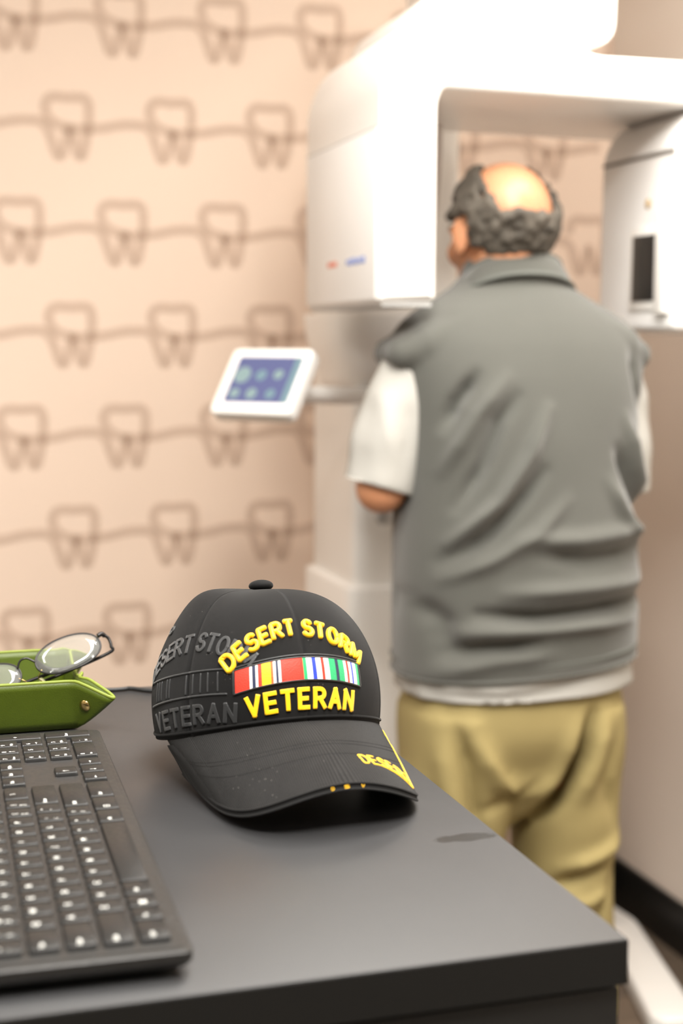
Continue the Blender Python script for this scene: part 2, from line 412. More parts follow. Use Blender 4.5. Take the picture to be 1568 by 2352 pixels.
# ================================================================== SETTING
XR, YW, XL, YB = 1.705, 3.281, -2.2, -1.9
T = 0.1
wb = struct(box('wall_back', (XL-T, YW, 0), (XR+T, YW+T, CEIL), M['wallpaper']))
wr = struct(box('wall_right', (XR, YB, 0), (XR+T, YW, CEIL), M['white_wall']))
struct(box('wall_left', (XL-T, YB, 0), (XL, YW, CEIL), M['plain_wall']))
struct(box('wall_front', (XL-T, YB-T, 0), (XR+T, YB, CEIL), M['front_wall']))
struct(box('ceiling', (XL-T, YB-T, CEIL), (XR+T, YW+T, CEIL+T), M['ceiling']))
fl = struct(box('floor', (XL-T, YB-T, -0.05), (XR+T, YW+T, -0.004), M['seam']))
struct(box('baseboard_back', (XL, YW-0.012, 0), (XR, YW, 0.123), M['black_trim'], bev=0.003))
struct(box('baseboard_right', (XR-0.012, YB, 0), (XR, YW-0.012, 0.123), M['black_trim'], bev=0.003))
struct(box('baseboard_left', (XL, YB, 0), (XL+0.012, YW-0.012, 0.123), M['black_trim'], bev=0.003))
# vinyl planks laid along the back wall, staggered; one object each where the floor can be seen, the rest joined
pk = {}
def plank_mesh(L_, mi):
    if (L_, mi) not in pk:
        bm = bmesh.new(); box_bm(bm, (0, 0, -0.004), (L_-0.002, 0.148, 0), 0.001, 1)
        o = bm_obj('plank', bm, M['plank'][mi]); pk[(L_, mi)] = o.data; bpy.data.objects.remove(o)
    return pk[(L_, mi)]
rest = []
row = 0; y = YW-0.15
while y > YB:
    x = XL-(row*0.43) % 1.2
    while x < XR:
        if x+1.2 > 0.45 and 1.3 < y:
            x0 = max(x, XL); L_ = round(min(x+1.2, XR)-x0, 3)
            if L_ > 0.02: link('floor_plank', plank_mesh(L_, random.randrange(3)), fl, (x0, y, 0))
        else:
            x0 = max(x, XL); x1 = min(x+1.2, XR)
            if x1-x0 > .02: rest.append(((x0, max(y, YB), -0.004), (x1-0.002, y+0.148, 0)))
        x += 1.2
    y -= 0.15; row += 1
bm = bmesh.new()
for lo, hi in rest: box_bm(bm, lo, hi)
o = bm_obj('floor_planks', bm, M['plank'][0], fl); o['kind'] = 'stuff'

# --- printed wallpaper: tooth outlines drawn with a broad stroke, strung on a wavy line
def ribbon2d(pts, wd, closed=False):
    P = [Vector(p) for p in pts]; k = len(P); V = []; F = []
    for i in range(k):
        t = (P[(i+1) % k]-P[i-1]) if closed else (P[min(i+1, k-1)]-P[max(i-1, 0)])
        t.normalize(); nrm = Vector((-t.y, t.x))
        for s in (-1, 1):
            q = P[i]+nrm*s*wd/2; V.append((q.x, 0, q.y))
    for i in range(k if closed else k-1):
        a = 2*i; b2 = 2*((i+1) % k); F.append((a, b2, b2+1, a+1))
    return V, F
def spl(pts, per=8): return [(p.x, p.y) for p in bend_path([(a, b2, 0) for a, b2 in pts], per)]
# coordinates in metres from the tooth's top centre: crown box on top, two roots below making a W
tooth = spl([(-.034, -.075), (-.040, -.060), (-.046, -.035), (-.045, -.018), (-.036, -.0065), (-.018, -.007), (0, -.0085), (.018, -.006), (.034, -.006), (.0425, -.018), (.043, -.035), (.038, -.062), (.034, -.085), (.029, -.105), (.024, -.115), (.017, -.116), (.011, -.104), (.005, -.085), (-.001, -.070), (-.006, -.078), (-.010, -.095), (-.015, -.112), (-.021, -.117), (-.027, -.108), (-.032, -.090), (-.034, -.075)])
inner = spl([(-.020, -.105), (-.017, -.085), (-.008, -.065), (.004, -.066), (.012, -.085), (.019, -.104), (.024, -.088), (.028, -.062)])
P = .2285
wave = spl([(-.046+0, -.047), (-.034, -.052), (-.018, -.060), (.0, -.066), (.03, -.070), (.055, -.068), (.09, -.060), (.13, -.052), (.155, -.051), (.172, -.054), (P-.046, -.047)][1:-1])
wave = spl([(-.058, -.052), (-.045, -.060), (-.030, -.064), (-.005, -.068), (.030, -.071), (.055, -.070), (.085, -.062), (.125, -.053), (.150, -.050), (P-.058, -.052)])
def tooth_mesh(lst, name):
    V, F = merge(lst); o = mesh_obj(name, V, F, M['ink'], smooth=False); me = o.data; bpy.data.objects.remove(o); return me
# one continuous line: it dips into the left root, rises to the peak, down the right root, over the crown and out again
LINE = [(430, 550), (530, 562), (600, 625), (645, 750), (682, 855), (712, 880), (745, 850), (772, 740), (800, 632), (835, 650), (862, 760), (885, 850), (912, 876), (942, 850), (968, 740), (992, 600), (1002, 480), (996, 380), (960, 325), (880, 320), (790, 326), (700, 320), (625, 335), (585, 400), (592, 480), (645, 550), (730, 592), (850, 612), (1000, 612), (1150, 595), (1300, 562), (1441, 549)]
LINE = [((x-790)/4425, -(y-275)/4425) for x, y in LINE]
full = spl(LINE, 8); cut1, cut2 = 8*8, 24*8
tm = tooth_mesh([ribbon2d(full[cut1:cut2+1], 0.0235)], 'tooth'); im = tooth_mesh([ribbon2d(full[:cut1+1], 0.0235)], 'inner'); wm = tooth_mesh([ribbon2d(full[cut2:], 0.0235)], 'wave')
TOP0 = 1.2585+.0
for r in range(-4, 7):
    ztop = 1.2585+.2265*r+.0
    xo = .2745 if r % 2 == 0 else .385
    for c in range(-6, 8):
        x = xo+c*P
        if not (-0.35 < x < XR-.055) or ztop-.12 < .13 or ztop > CEIL: continue
        link('wallpaper_tooth', tm, wb, (x, YW-.0008, ztop)); link('wallpaper_tooth_root', im, wb, (x, YW-.0012, ztop))
        if x+.17 < XR+.08: link('wallpaper_wave', wm, wb, (x, YW-.0016, ztop))

# --- ceiling light panels
for i, (x, y, sx, sy, pw) in enumerate(LAMPS):
    wh = ['over the desk, long one', 'near the left wall, long one', 'nearest the x-ray machine', 'square, over the front of the desk', 'square, farthest from the machine'][i]
    t = thing('ceiling_light', 'flat white ceiling light panel %s' % wh, 'light', (x, y, CEIL-0.02), group=None)
    bm = bmesh.new()
    for lo, hi in (((-sx/2-.02, -sy/2-.02, -.012), (sx/2+.02, -sy/2, .02)), ((-sx/2-.02, sy/2, -.012), (sx/2+.02, sy/2+.02, .02)), ((-sx/2-.02, -sy/2, -.012), (-sx/2, sy/2, .02)), ((sx/2, -sy/2, -.012), (sx/2+.02, sy/2, .02))): box_bm(bm, lo, hi)
    bm_obj('frame', bm, M['lamp_frame'], t); box('diffuser', (-sx/2, -sy/2, -.004), (sx/2, sy/2, .0), M['diffuser'], t)
    ld = bpy.data.lights.new('panel_light', 'AREA'); ld.shape = 'RECTANGLE'; ld.size = sx; ld.size_y = sy; ld.energy = pw; ld.color = LAMP_COL
    lo_ = bpy.data.objects.new('panel_light', ld); COL.objects.link(lo_); lo_.parent = t; lo_.location = (0, 0, -0.02)

# ================================================================== DESK
DX, DY0, DY1, DZ = 0.3822, 0.6915, 1.362, 1.064
desk = thing('desk_cabinet', 'charcoal laminate counter-height cabinet with square front edge under the black cap', 'desk', (0, 0, 0))
box('desk_top', (-1.3, DY0, DZ-.0265), (DX, DY1, DZ), M['desk'], desk, bev=.0007, seg=2)
box('edge_strip', (-1.3, DY0-.0006, DZ-.0262), (DX, DY0+.0004, DZ-.0009), M['desk_front_shaded'], desk)  # added black strip: shade on the slab's front edge painted in
box('cabinet_body', (-1.28, DY0+.022, .06), (DX-.002, DY1-.004, DZ-.0265), M['desk_front_shaded'], desk, bev=.001)
for i in range(3):
    x1 = DX-.0025-i*.54
    box('drawer_front', (x1-.536, DY0+.0035, .86), (x1, DY0+.022, DZ-.0295), M['desk_front_shaded'], desk, bev=.0012)
    box('door_panel', (x1-.536, DY0+.0035, .07), (x1, DY0+.022, .857), M['desk_front_shaded'], desk, bev=.0012)
box('plinth', (-1.26, DY0+.06, 0), (DX-.03, DY1-.03, .06), M['desk_front_shaded'], desk)

# ================================================================== KEYBOARD
KP = .01905
kb = thing('keyboard', 'black full-size keyboard with white key legends, its narrow end towards the viewer', 'keyboard', (.1335, .7211, 1.0831))
kb.rotation_euler = (0, 0, radians(90-1.58))   # local +x runs away from the camera along the key rows, +y towards the back row
# body: thin plate with undercut bevelled rim
W0, W1, V0, V1 = -.011, 22.5*KP+.012, -.0085, 6.45*KP+.010
prof = rounded([(W0, V0), (W1, V0), (W1, V1), (W0, V1)], .006, 5)
def loft_outline(outs, zs, name, m, parent):
    V = []; F = []; n = len(outs[0])
    for o_, z in zip(outs, zs): V += [(p[0], p[1], z) for p in o_]
    for i in range(len(outs)-1):
        for j in range(n): F.append((i*n+j, i*n+(j+1) % n, (i+1)*n+(j+1) % n, (i+1)*n+j))
    F.append(tuple(range(n))[::-1]); F.append(tuple((len(outs)-1)*n+j for j in range(n)))
    o = mesh_obj(name, V, F, m, parent); autosmooth(o.data, 30); return o
def inset(p, d):
    cx, cy = (W0+W1)/2, (V0+V1)/2
    return [(x-math.copysign(d, x-cx), y-math.copysign(d, y-cy)) for x, y in p]
loft_outline([inset(prof, .006), inset(prof, .0015), prof, prof, inset(prof, .0008), inset(prof, .0035), inset(prof, .0038)], [-.0150, -.0120, -.0095, -.0050, -.0040, -.0037, -.0030], 'keyboard_body', M['plate'], kb)
for x, y in ((.02, .01), (.41, .01), (.02, .115), (.41, .115)):
    box('rubber_foot', (x-.012, y-.004, -.0193), (x+.012, y+.004, -.0148), M['cable'], kb, bev=.0008)
keymesh = {}
def key_mesh(wu, hv):
    k = (round(wu, 3), round(hv, 3))
    if k not in keymesh:
        a, b2 = wu*KP-.0019, hv*KP-.0026
        bm = bmesh.new(); r = bmesh.ops.create_cube(bm, size=1)
        for v in r['verts']:
            top = v.co.z > 0; s = .0006 if top else 0
            v.co = Vector((v.co.x*(a-2*s), v.co.y*(b2-2*s), 0 if top else -.0034))
        bmesh.ops.bevel(bm, geom=[e for e in bm.edges if abs(e.verts[0].co.z-e.verts[1].co.z) > .001], offset=.0011, segments=2, affect='EDGES')
        bmesh.ops.bevel(bm, geom=[e for e in bm.edges if min(e.verts[0].co.z, e.verts[1].co.z) > -.0005], offset=.0004, segments=1, affect='EDGES')
        o = bm_obj('key', bm, M['key'], ang=50); keymesh[k] = o.data; bpy.data.objects.remove(o)
    return keymesh[k]
def text_mesh(s, size, m, extrude_=.00004, offset=0.0, cache={}):
    k = (s, size, m.name)
    if k in cache: return cache[k]
    cu = bpy.data.curves.new('t', 'FONT'); cu.body = s; cu.size = size; cu.extrude = extrude_; cu.offset = offset; cu.resolution_u = 3
    cu.align_x = 'CENTER'; cu.align_y = 'CENTER'; cu.space_line = .75
    o = bpy.data.objects.new('t', cu); COL.objects.link(o); dg = bpy.context.evaluated_depsgraph_get()
    me = bpy.data.meshes.new_from_object(o.evaluated_get(dg)); me.materials.clear(); me.materials.append(m)
    bpy.data.objects.remove(o); bpy.data.curves.remove(cu); cache[k] = me; return me
def icon_mesh(kind):
    rs = []
    if kind == 'squares':
        for i in (-1, 1):
            for j in (-1, 1): rs.append((i*.0011-.0009, j*.0011-.0009, i*.0011+.0009, j*.0011+.0009))
    elif kind == 'menu': rs = [(-.0022, .0016, .0022, .0021), (-.0022, -.0021, .0022, -.0016), (-.0022, -.0021, -.0017, .0021), (.0017, -.0021, .0022, .0021), (-.001, -.0003, .001, .0003)]
    elif kind in ('left', 'right', 'up', 'down'):
        V = [(-.002, -.00025), (.0012, -.00025), (.0012, -.0011), (.0028, 0), (.0012, .0011), (.0012, .00025), (-.002, .00025)]
        a = dict(right=0, up=pi/2, left=pi, down=-pi/2)[kind]
        V = [(x*cos(a)-y*sin(a), x*sin(a)+y*cos(a), 0) for x, y in V]
        o = mesh_obj('i', V, [tuple(range(7))], M['legend'], smooth=False); me = o.data; bpy.data.objects.remove(o); return me
    V = []; F = []
    for x0, y0, x1, y1 in rs:
        k = len(V); V += [(x0, y0, 0), (x1, y0, 0), (x1, y1, 0), (x0, y1, 0)]; F.append((k, k+1, k+2, k+3))
    o = mesh_obj('i', V, F, M['legend'], smooth=False); me = o.data; bpy.data.objects.remove(o); return me
icons = {k: icon_mesh(k) for k in ('squares', 'menu', 'left', 'right', 'up', 'down')}
def add_key(u, v, wu, hv, txt):
    o = link('key', key_mesh(wu, hv), kb, ((u+wu/2)*KP, (v+hv/2)*KP-.0008+.0008, 0))
    if not txt: return
    dz = .00006
    a, b2 = wu*KP/2, hv*KP/2
    if txt in icons: l = link('legend', icons[txt], o, (-a+.0062 if wu < 2 else 0, 0, dz))
    elif '|' in txt:
        lo_, up = txt.split('|')
        pad = up in icons or len(up) > 1
        l = link('legend', text_mesh(lo_, .0046, M['legend'], offset=.00008), o, (-a+.0048, .0030 if pad else -.0028, dz))
        if up in icons: l = link('legend', icons[up], o, (-a+.0052, -.003, dz))
        elif len(up) <= 1: l = link('legend', text_mesh(up, .0044, M['legend'], offset=.00008), o, (-.0035, .0032, dz))
        else: l = link('legend', text_mesh(up, .0028, M['legend'], offset=.00006), o, (-a+.0056, -.0032, dz))
    elif len(txt) == 1: link('legend', text_mesh(txt, .0052, M['legend'], offset=.00010), o, (-.0030, .0022, dz))
    else: link('legend', text_mesh(txt, .0036, M['legend'], offset=.00007), o, (-a+.0062, .0010, dz))
for u, wd, t in ((0, 1.4, 'Ctrl'), (1.4, 1, 'Fn'), (2.4, 1, 'squares'), (3.4, 1.1, 'Alt'), (4.5, 5.7, ''), (10.2, 1.4, 'Alt'), (11.6, 1.5, 'menu'), (13.1, 1.9, 'Ctrl'), (15.25, 1, 'left'), (16.25, 1, 'down'), (17.25, 1, 'right'), (18.5, 2, '0|Ins'), (20.5, 1, '.|Del')): add_key(u, 0, wd, 1, t)
add_key(21.5, 0, 1, 2, 'Enter')
u = 0
for wd, t in [(2.25, 'Shift')]+[(1, c) for c in 'ZXCVBNM']+[(1, ',|<'), (1, '.|>'), (1, '/|?'), (2.75, 'Shift')]: add_key(u, 1, wd, 1, t); u += wd
add_key(16.25, 1, 1, 1, 'up')
for i, t in enumerate(('1|End', '2|down', '3|PgDn')): add_key(18.5+i, 1, 1, 1, t)
u = 0
for wd, t in [(1.75, 'Caps')]+[(1, c) for c in 'ASDFGHJKL']+[(1, ';|:'), (1, "'|\""), (2.25, 'Enter')]: add_key(u, 2, wd, 1, t); u += wd
for i, t in enumerate(('4|left', '5', '6|right')): add_key(18.5+i, 2, 1, 1, t)
add_key(21.5, 2, 1, 2, '+')
u = 0
for wd, t in [(1.5, 'Tab')]+[(1, c) for c in 'QWERTYUIOP']+[(1, '[|{'), (1, ']|}'), (1.5, '\\||'[:1])]: add_key(u, 3, wd, 1, t); u += wd
for i, t in enumerate(('Del', 'End', 'PgDn')): add_key(15.25+i, 3, 1, 1, t)
for i, t in enumerate(('7|Home', '8|up', '9|PgUp')): add_key(18.5+i, 3, 1, 1, t)
u = 0
for wd, t in [(1, '`|~'), (1, '1|!'), (1, '2|@'), (1, '3|#'), (1, '4|$'), (1, '5|%'), (1, '6|^'), (1, '7|&'), (1, '8|*'), (1, '9|('), (1, '0|)'), (1, '-|_'), (1, '=|+'), (2, 'Back')]: add_key(u, 4, wd, 1, t); u += wd
for i, t in enumerate(('Ins', 'Home', 'PgUp')): add_key(15.25+i, 4, 1, 1, t)
for i, t in enumerate(('Num', '/', '*', '-')): add_key(18.5+i, 4, 1, 1, t)
add_key(0, 5.35, 1, 1, 'Esc')
for i in range(12): add_key(2+i+(i//4)*.5, 5.35, 1, 1, 'F%d' % (i+1))
for i, t in enumerate(('Prt', 'Scr', 'Brk')): add_key(15.25+i, 5.35, 1, 1, t)

cb = tube('keyboard_cable', bend_path([(.02, 1.335, DZ+.0022), (.12, 1.352, DZ+.0022), (.195, 1.3475, DZ+.0022), (.2090, 1.349, DZ+.0022), (.2235, 1.336, DZ+.0022), (.245, 1.325, DZ+.0022), (.29, 1.335, DZ+.0022), (.30, 1.352, DZ+.0022), (.305, 1.366, DZ+.001), (.306, 1.369, DZ-.02), (.307, 1.369, .8)]), .0021, M['cable'], n=8)
tag(cb, 'thin black cable lying along the back edge of the desk behind the cap', 'cable')

# ================================================================== LEATHER TRAY
tray = thing('valet_tray', 'olive green leather tray with pinched corners and brass snaps, holding the glasses', 'tray', (0, 0, DZ))
X0, X1, Y0, Y1, HT = -.050, .1440, 1.2220, 1.3420, .041
def tray_rows():
    """top and bottom outlines, walked around the tray; each corner folds outwards into a pinched leaf"""
    top = []; bot = []
    cor = [((X1, Y0), (1, -1)), ((X1, Y1), (1, 1)), ((X0, Y1), (-1, 1)), ((X0, Y0), (-1, -1))]
    for k, ((cx, cy), (dx, dy)) in enumerate(cor):
        # arriving edge direction and leaving edge direction
        arr = [(1, 0), (0, 1), (-1, 0), (0, -1)][k]; lev = [(0, 1), (-1, 0), (0, -1), (1, 0)][k]
        c = Vector((cx, cy)); d = Vector((dx, dy)).normalized(); A = Vector(arr); Lv = Vector(lev)
        out = .007
        oA = Vector((-lev[0], -lev[1]))*out; oL = Vector((arr[0], arr[1]))*out   # walls lean outwards
        base = [(c-A*.045, c-A*.045+oA), (c-A*.022, c-A*.022+oA), (c-A*.004, c-A*.006+oA*1.1), (c, c+d*.014-A*.004+oA*.8), (c, c+d*.029-A*.001+oA*.55), (c, c+d*.0385), (c, c+d*.029+Lv*.001+oL*.55), (c, c+d*.012+Lv*.004+oL*.4), (c+Lv*.003, c+Lv*.006+oL*.5), (c+Lv*.022, c+Lv*.022+oL), (c+Lv*.045, c+Lv*.045+oL)]
        bot += [b2 for b2, t in base]; top += [t for b2, t in base]
    return top, bot
top, bot = tray_rows()
def dens2(P, per=4):
    k = len(P); out = []
    for i in range(k):
        p0, p1, p2, p3 = P[i-1], P[i], P[(i+1) % k], P[(i+2) % k]
        lin = (p2-p1).length > .03
        for j in range(per):
            t = j/per
            out.append(p1+(p2-p1)*t if lin else 0.5*((2*p1)+(p2-p0)*t+(2*p0-5*p1+4*p2-p3)*t*t+(-p0+3*p1-3*p2+p3)*t**3))
    return out
def dlin(P, per=4):
    k = len(P); return [P[i]+(P[(i+1) % k]-P[i])*(j/per) for i in range(k) for j in range(per)]
tp, bt = dens2(top), dlin(bot)
V = []; F = []; n = len(tp); NR = 7
SNI = 1; tipz = []
for i in range(n):
    d = (tp[i]-bt[i]).length; tipz.append(HT-max(0, d-.010)*.42-(.010*max(0, 1-abs(tp[i].y-1.285)/.040)**.5 if tp[i].x > .125 and 1.245 < tp[i].y < 1.325 else 0))
for r in range(NR+1):
    f = r/NR; bul = sin(pi*f)*.0018
    for i in range(n):
        q = bt[i].lerp(tp[i], f**.85); V.append((q.x, q.y, .0025+tipz[i]*f))
for r in range(NR):
    for i in range(n): F.append((r*n+i, r*n+(i+1) % n, (r+1)*n+(i+1) % n, (r+1)*n+i))
F.append(tuple(range(n))[::-1])
o = mesh_obj('tray_shell', V, F, M['leather'], tray)
md = o.modifiers.new('s', 'SOLIDIFY'); md.thickness = .0026; md.offset = 0
rim = [(V[NR*n+i][0], V[NR*n+i][1], V[NR*n+i][2]+.0002) for i in range(n)]
tube('edge_strip', rim, .00155, M['leather_edge'], tray, n=8, closed=True)
def dome(name, c, nrm, r, hgt, m, parent):
    V = []; F = []; nn_ = 20; prof_ = [(1.0, 0), (1.05, .15), (.98, .35), (.7, .75), (.35, .95)]
    q = Vector(nrm).normalized().to_track_quat('Z', 'Y')
    for rr, hh in prof_:
        for j in range(nn_): V.append(q @ Vector((r*rr*cos(2*pi*j/nn_), r*rr*sin(2*pi*j/nn_), hgt*hh))+Vector(c))
    for i in range(len(prof_)-1):
        for j in range(nn_): F.append((i*nn_+j, i*nn_+(j+1) % nn_, (i+1)*nn_+(j+1) % nn_, (i+1)*nn_+j))
    V.append(q @ Vector((0, 0, hgt))+Vector(c)); k = len(V)-1; i = (len(prof_)-1)*nn_
    for j in range(nn_): F.append((i+j, i+(j+1) % nn_, k))
    return mesh_obj(name, V, F, m, parent)
for k in range(4):
    # on the outer side of each pinched leaf
    i = (k*11+3)*4+SNI; r = 4; p = [Vector(V[(r+a_)*n+(i+b_) % n]) for a_, b_ in ((0, 0), (1, 0), (0, 1))]
    nr = (p[2]-p[0]).cross(p[1]-p[0]).normalized(); cen = Vector(((X0+X1)/2, (Y0+Y1)/2, .02)); edge_dir = [Vector((0, -1, 0)), Vector((1, 0, 0)), Vector((0, 1, 0)), Vector((-1, 0, 0))][k]
    if nr.dot(edge_dir) < 0: nr = -nr
    dome('snap', p[0]+nr*.0012, nr, .0049, .0022, M['brass'], tray)

# ================================================================== GLASSES
gl = thing('eyeglasses', 'thin dark metal eyeglasses with oval lenses resting in the green leather tray', 'glasses', (0, 0, 0))
GC = Vector((.1440, 1.285, 1.1175))                      # right-hand lens centre
ex = Vector((.955, .02, .315)).normalized()
ey = (Vector((-.20, .62, .62))); ey = (ey-ex*ey.dot(ex)).normalized(); ez = ex.cross(ey)
def G(x, y, z=0): return GC+ex*x+ey*y+ez*z
def oval(cx, a=.0298, b=.0172, n=48):
    out = []
    for i in range(n):
        t = 2*pi*i/n; c, s = cos(t), sin(t); out.append((cx+a*math.copysign(abs(c)**.92, c), b*math.copysign(abs(s)**.92, s)))
    return out
for k, cx in enumerate((0, -.074)):
    pts = oval(cx); cur = lambda x, y: -.9*((x-cx)**2+y*y)*2.2
    tube('lens_rim', [G(x, y, cur(x, y)) for x, y in pts], .00085, M['glasses_metal'], gl, n=8, closed=True)
    V = [G(cx, 0, .0004), G(cx, 0, -.0004)]; F = []; nn_ = len(pts)
    for s in (.0004, -.0004):
        for f in (.33, .66, .985):
            for x, y in pts: V.append(G(cx+(x-cx)*f, y*f, cur(cx+(x-cx)*f, y*f)+s))
    for side in (0, 1):
        b0 = 2+side*3*nn_
        for j in range(nn_):
            q = (side, b0+j, b0+(j+1) % nn_); F.append(q if side == 0 else q[::-1])
            for r in range(2):
                q = (b0+r*nn_+j, b0+(r+1)*nn_+j, b0+(r+1)*nn_+(j+1) % nn_, b0+r*nn_+(j+1) % nn_); F.append(q if side == 0 else q[::-1])
    for j in range(nn_): F.append((2+2*nn_+j, 2+5*nn_+j, 2+5*nn_+(j+1) % nn_, 2+2*nn_+(j+1) % nn_))
    mesh_obj('lens', V, F, M['lens'], gl)
    sgn = -1 if k == 0 else 1
    px_ = cx+sgn*.0285
    tube('nose_pad_arm', bend_path([G(px_+(-sgn)*.002, -.006, -.001), G(px_+sgn*.003, -.010, -.005), G(px_+sgn*.001, -.013, -.009)], 5), .0005, M['brass'], gl, n=6)
    v, f = ellipsoid(G(px_+sgn*.001, -.013, -.010), (.0026, .0062, .0016), 12, 8, Matrix((ex, ey, ez)).transposed())
    mesh_obj('nose_pad', v, f, M['nose_pad'], gl)
tube('bridge', bend_path([G(-.0295, .004, -.001), G(-.034, .0085, .001), G(-.038, .0095, .002), G(-.042, .0085, .001), G(-.0455, .004, -.001)], 6), .0010, M['glasses_metal'], gl, n=8)
# hinge block and folded temples
for s, x0 in ((1, .0300), (-1, -.1045)):
    box_pts = [G(x0, .006, -.0012), G(x0+s*.004, .007, -.0020), G(x0+s*.006, .006, -.0050)]
    tube('hinge', bend_path(box_pts, 4), [.0022]*9, M['glasses_metal'], gl, n=8)
    dz = -.010 if s == 1 else -.009
    yo = 0 if s == 1 else .005
    path = [G(x0+s*.006, .006, -.004), G(x0+s*.0085, .002, -.006), G(x0+s*.008, -.005+yo, -.008), G(x0+s*.004, -.0095+yo, dz), G(x0-s*.040, -.0115+yo, dz-.001), G(x0-s*.070, -.0120+yo, dz-.001), G(x0-s*.078, -.0122+yo, dz-.001), G(x0-s*.086, -.0125+yo, dz)]
    pp = bend_path(path, 6); tube('temple', pp, [.0015+.0008*max(0, (i-len(pp)*.6)/len(pp)) for i in range(len(pp))], M['glasses_metal'], gl, n=8)

# ================================================================== CAP
CA, CB, CH = .0911, .0958, .1012       # half width, half depth, crown height
cap = thing('baseball_cap', 'black embroidered veteran baseball cap resting on the charcoal desk', 'cap', (.2960, 1.157, DZ))
CAPR = Matrix.Rotation(radians(4.6), 3, 'Z') @ Matrix.Rotation(radians(-12.6), 3, 'X') @ Matrix.Rotation(radians(1.5), 3, 'Y')
cap.rotation_euler = CAPR.to_euler(); cap.location = (.2738, 1.0765, DZ+.0300)
SEAMS = [0, 60, 120, 180, -120, -60]
def crown(phi, psi, off=0.0):
    """phi: bearing from the front (rad), psi: 0 at the rim .. pi/2 at the top"""
    nf = 2.75+.35*cos(phi)
    r = max(cos(psi), 0)**(2/nf); h = max(sin(psi), 0)**(2/2.25)
    # front panels stand steeper, back slopes
    lean = 1-.05*(1-min(1, h/.5))**2
    a = CA; b2 = CB*(1+.02*cos(phi))
    x = a*sin(phi)*r*lean; y = -b2*cos(phi)*r*lean
    z = CH*h
    z -= .010*sin(phi)**2*(1-h)
    # seam grooves and gentle panel swell
    d = min(abs((math.degrees(phi)-s+180) % 360-180) for s in SEAMS)
    g_ = -.0009*math.exp(-(d/1.3)**2)*(1 if r > .1 else 0)+.0012*(1-math.exp(-(d/12)**2))*sin(2*psi)
    if abs((math.degrees(phi)+60+180) % 360-180) < 12: g_ -= .0028*math.exp(-(((math.degrees(phi)+64+180) % 360-180)/5)**2)*max(0, sin(psi))**2*r
    k = 1+g_/CA
    z += .0085*math.exp(-(((phi+1.65+pi) % (2*pi)-pi)/.55)**2)*math.exp(-((psi-1.12)/.30)**2)
    x *= k; y *= k
    return Vector((x, y, z))
def crown_n(phi, psi):
    e = .004; a = crown(phi+e, psi)-crown(phi-e, psi); b2 = crown(phi, psi+e)-crown(phi, max(psi-e, 0.0005))
    n_ = a.cross(b2); n_.normalize(); return n_
# arc-length tables so that the embroidery is laid out in metres
_tab = {}
def meridian(phi):
    k = round(math.degrees(phi))
    if k not in _tab:
        ps = np.linspace(0.001, pi/2*.97, 90); P_ = [crown(radians(k), p) for p in ps]; L_ = [0]
        for i in range(1, 90): L_.append(L_[-1]+(P_[i]-P_[i-1]).length)
        _tab[k] = (np.array(L_), ps)
    return _tab[k]
_R = CB*.955
def on_cap(s, h, off=0.0):
    phi = s/_R; L_, ps = meridian(phi); L2, ps2 = meridian(phi+radians(1))
    psi = float(np.interp(h, L_, ps)); p = crown(phi, psi); n_ = crown_n(phi, psi); return p+n_*off, n_
NP = 26
for k in range(6):
    p0, p1 = radians(60*k), radians(60*k+60)
    V = []; F = []; U = []; nps = 44
    for i in range(nps+1):
        psi = (pi/2)*(i/nps)**1.0
        for j in range(NP+1):
            ph = p0+(p1-p0)*j/NP; q = crown(ph, psi); V.append(q); U.append((ph*_R, psi*.115))
    for i in range(nps):
        for j in range(NP): a = i*(NP+1)+j; F.append((a, a+1, a+NP+2, a+NP+1))
    o = mesh_obj('crown_panel', V, F, M['cap_twill'], cap, uvs=U)
    md = o.modifiers.new('s', 'SOLIDIFY'); md.thickness = .0014; md.offset = -1
# stitched rim band inside and hem ridge
rimp = [crown(2*pi*j/96, .02, 0)*1.0+Vector((0, 0, .0003)) for j in range(96)]
tube('crown_hem', [(p.x*1.0, p.y*1.0, p.z) for p in rimp], .0013, M['cap_twill'], cap, n=8, closed=True)
V = []; F = []
for i, (sc_, dz) in enumerate(((.975, .001), (.955, .016), (.945, .032))):
    for j in range(96): p = crown(2*pi*j/96, .02); V.append((p.x*sc_, p.y*sc_, p.z+dz))
for i in range(2):
    for j in range(96): F.append((i*96+j, i*96+(j+1) % 96, (i+1)*96+(j+1) % 96, (i+1)*96+j))
mesh_obj('sweatband', V, F, M['cap_dark'], cap)
# stitch rows beside the seams
for sdeg in SEAMS:
    for sd in (-1, 1):
        for i in range(34):
            psi = .12+i*.039; ph = radians(sdeg)+sd*.0032/(_R*max(.12, cos(psi)))
            if psi > 1.44: continue
            break
bt_top = crown(0, pi/2)
v, f = ellipsoid(bt_top+Vector((0, 0, .0035)), (.0098, .0098, .0048), 24, 12); mesh_obj('top_button', v, f, M['cap_twill'], cap)
# eyelets on side and back panels
for sdeg in (90, 150, -150, -90):
    L_, ps = meridian(radians(sdeg)); psi = float(np.interp(.085, L_, ps)); p = crown(radians(sdeg), psi); n_ = crown_n(radians(sdeg), psi)
    q = n_.to_track_quat('Z', 'Y'); tube('eyelet', [p+n_*.0003+q @ Vector((.0032*cos(a), .0032*sin(a), 0)) for a in np.linspace(0, 2*pi, 17)[:-1]], .0011, M['t_black'], cap, n=6, closed=True)

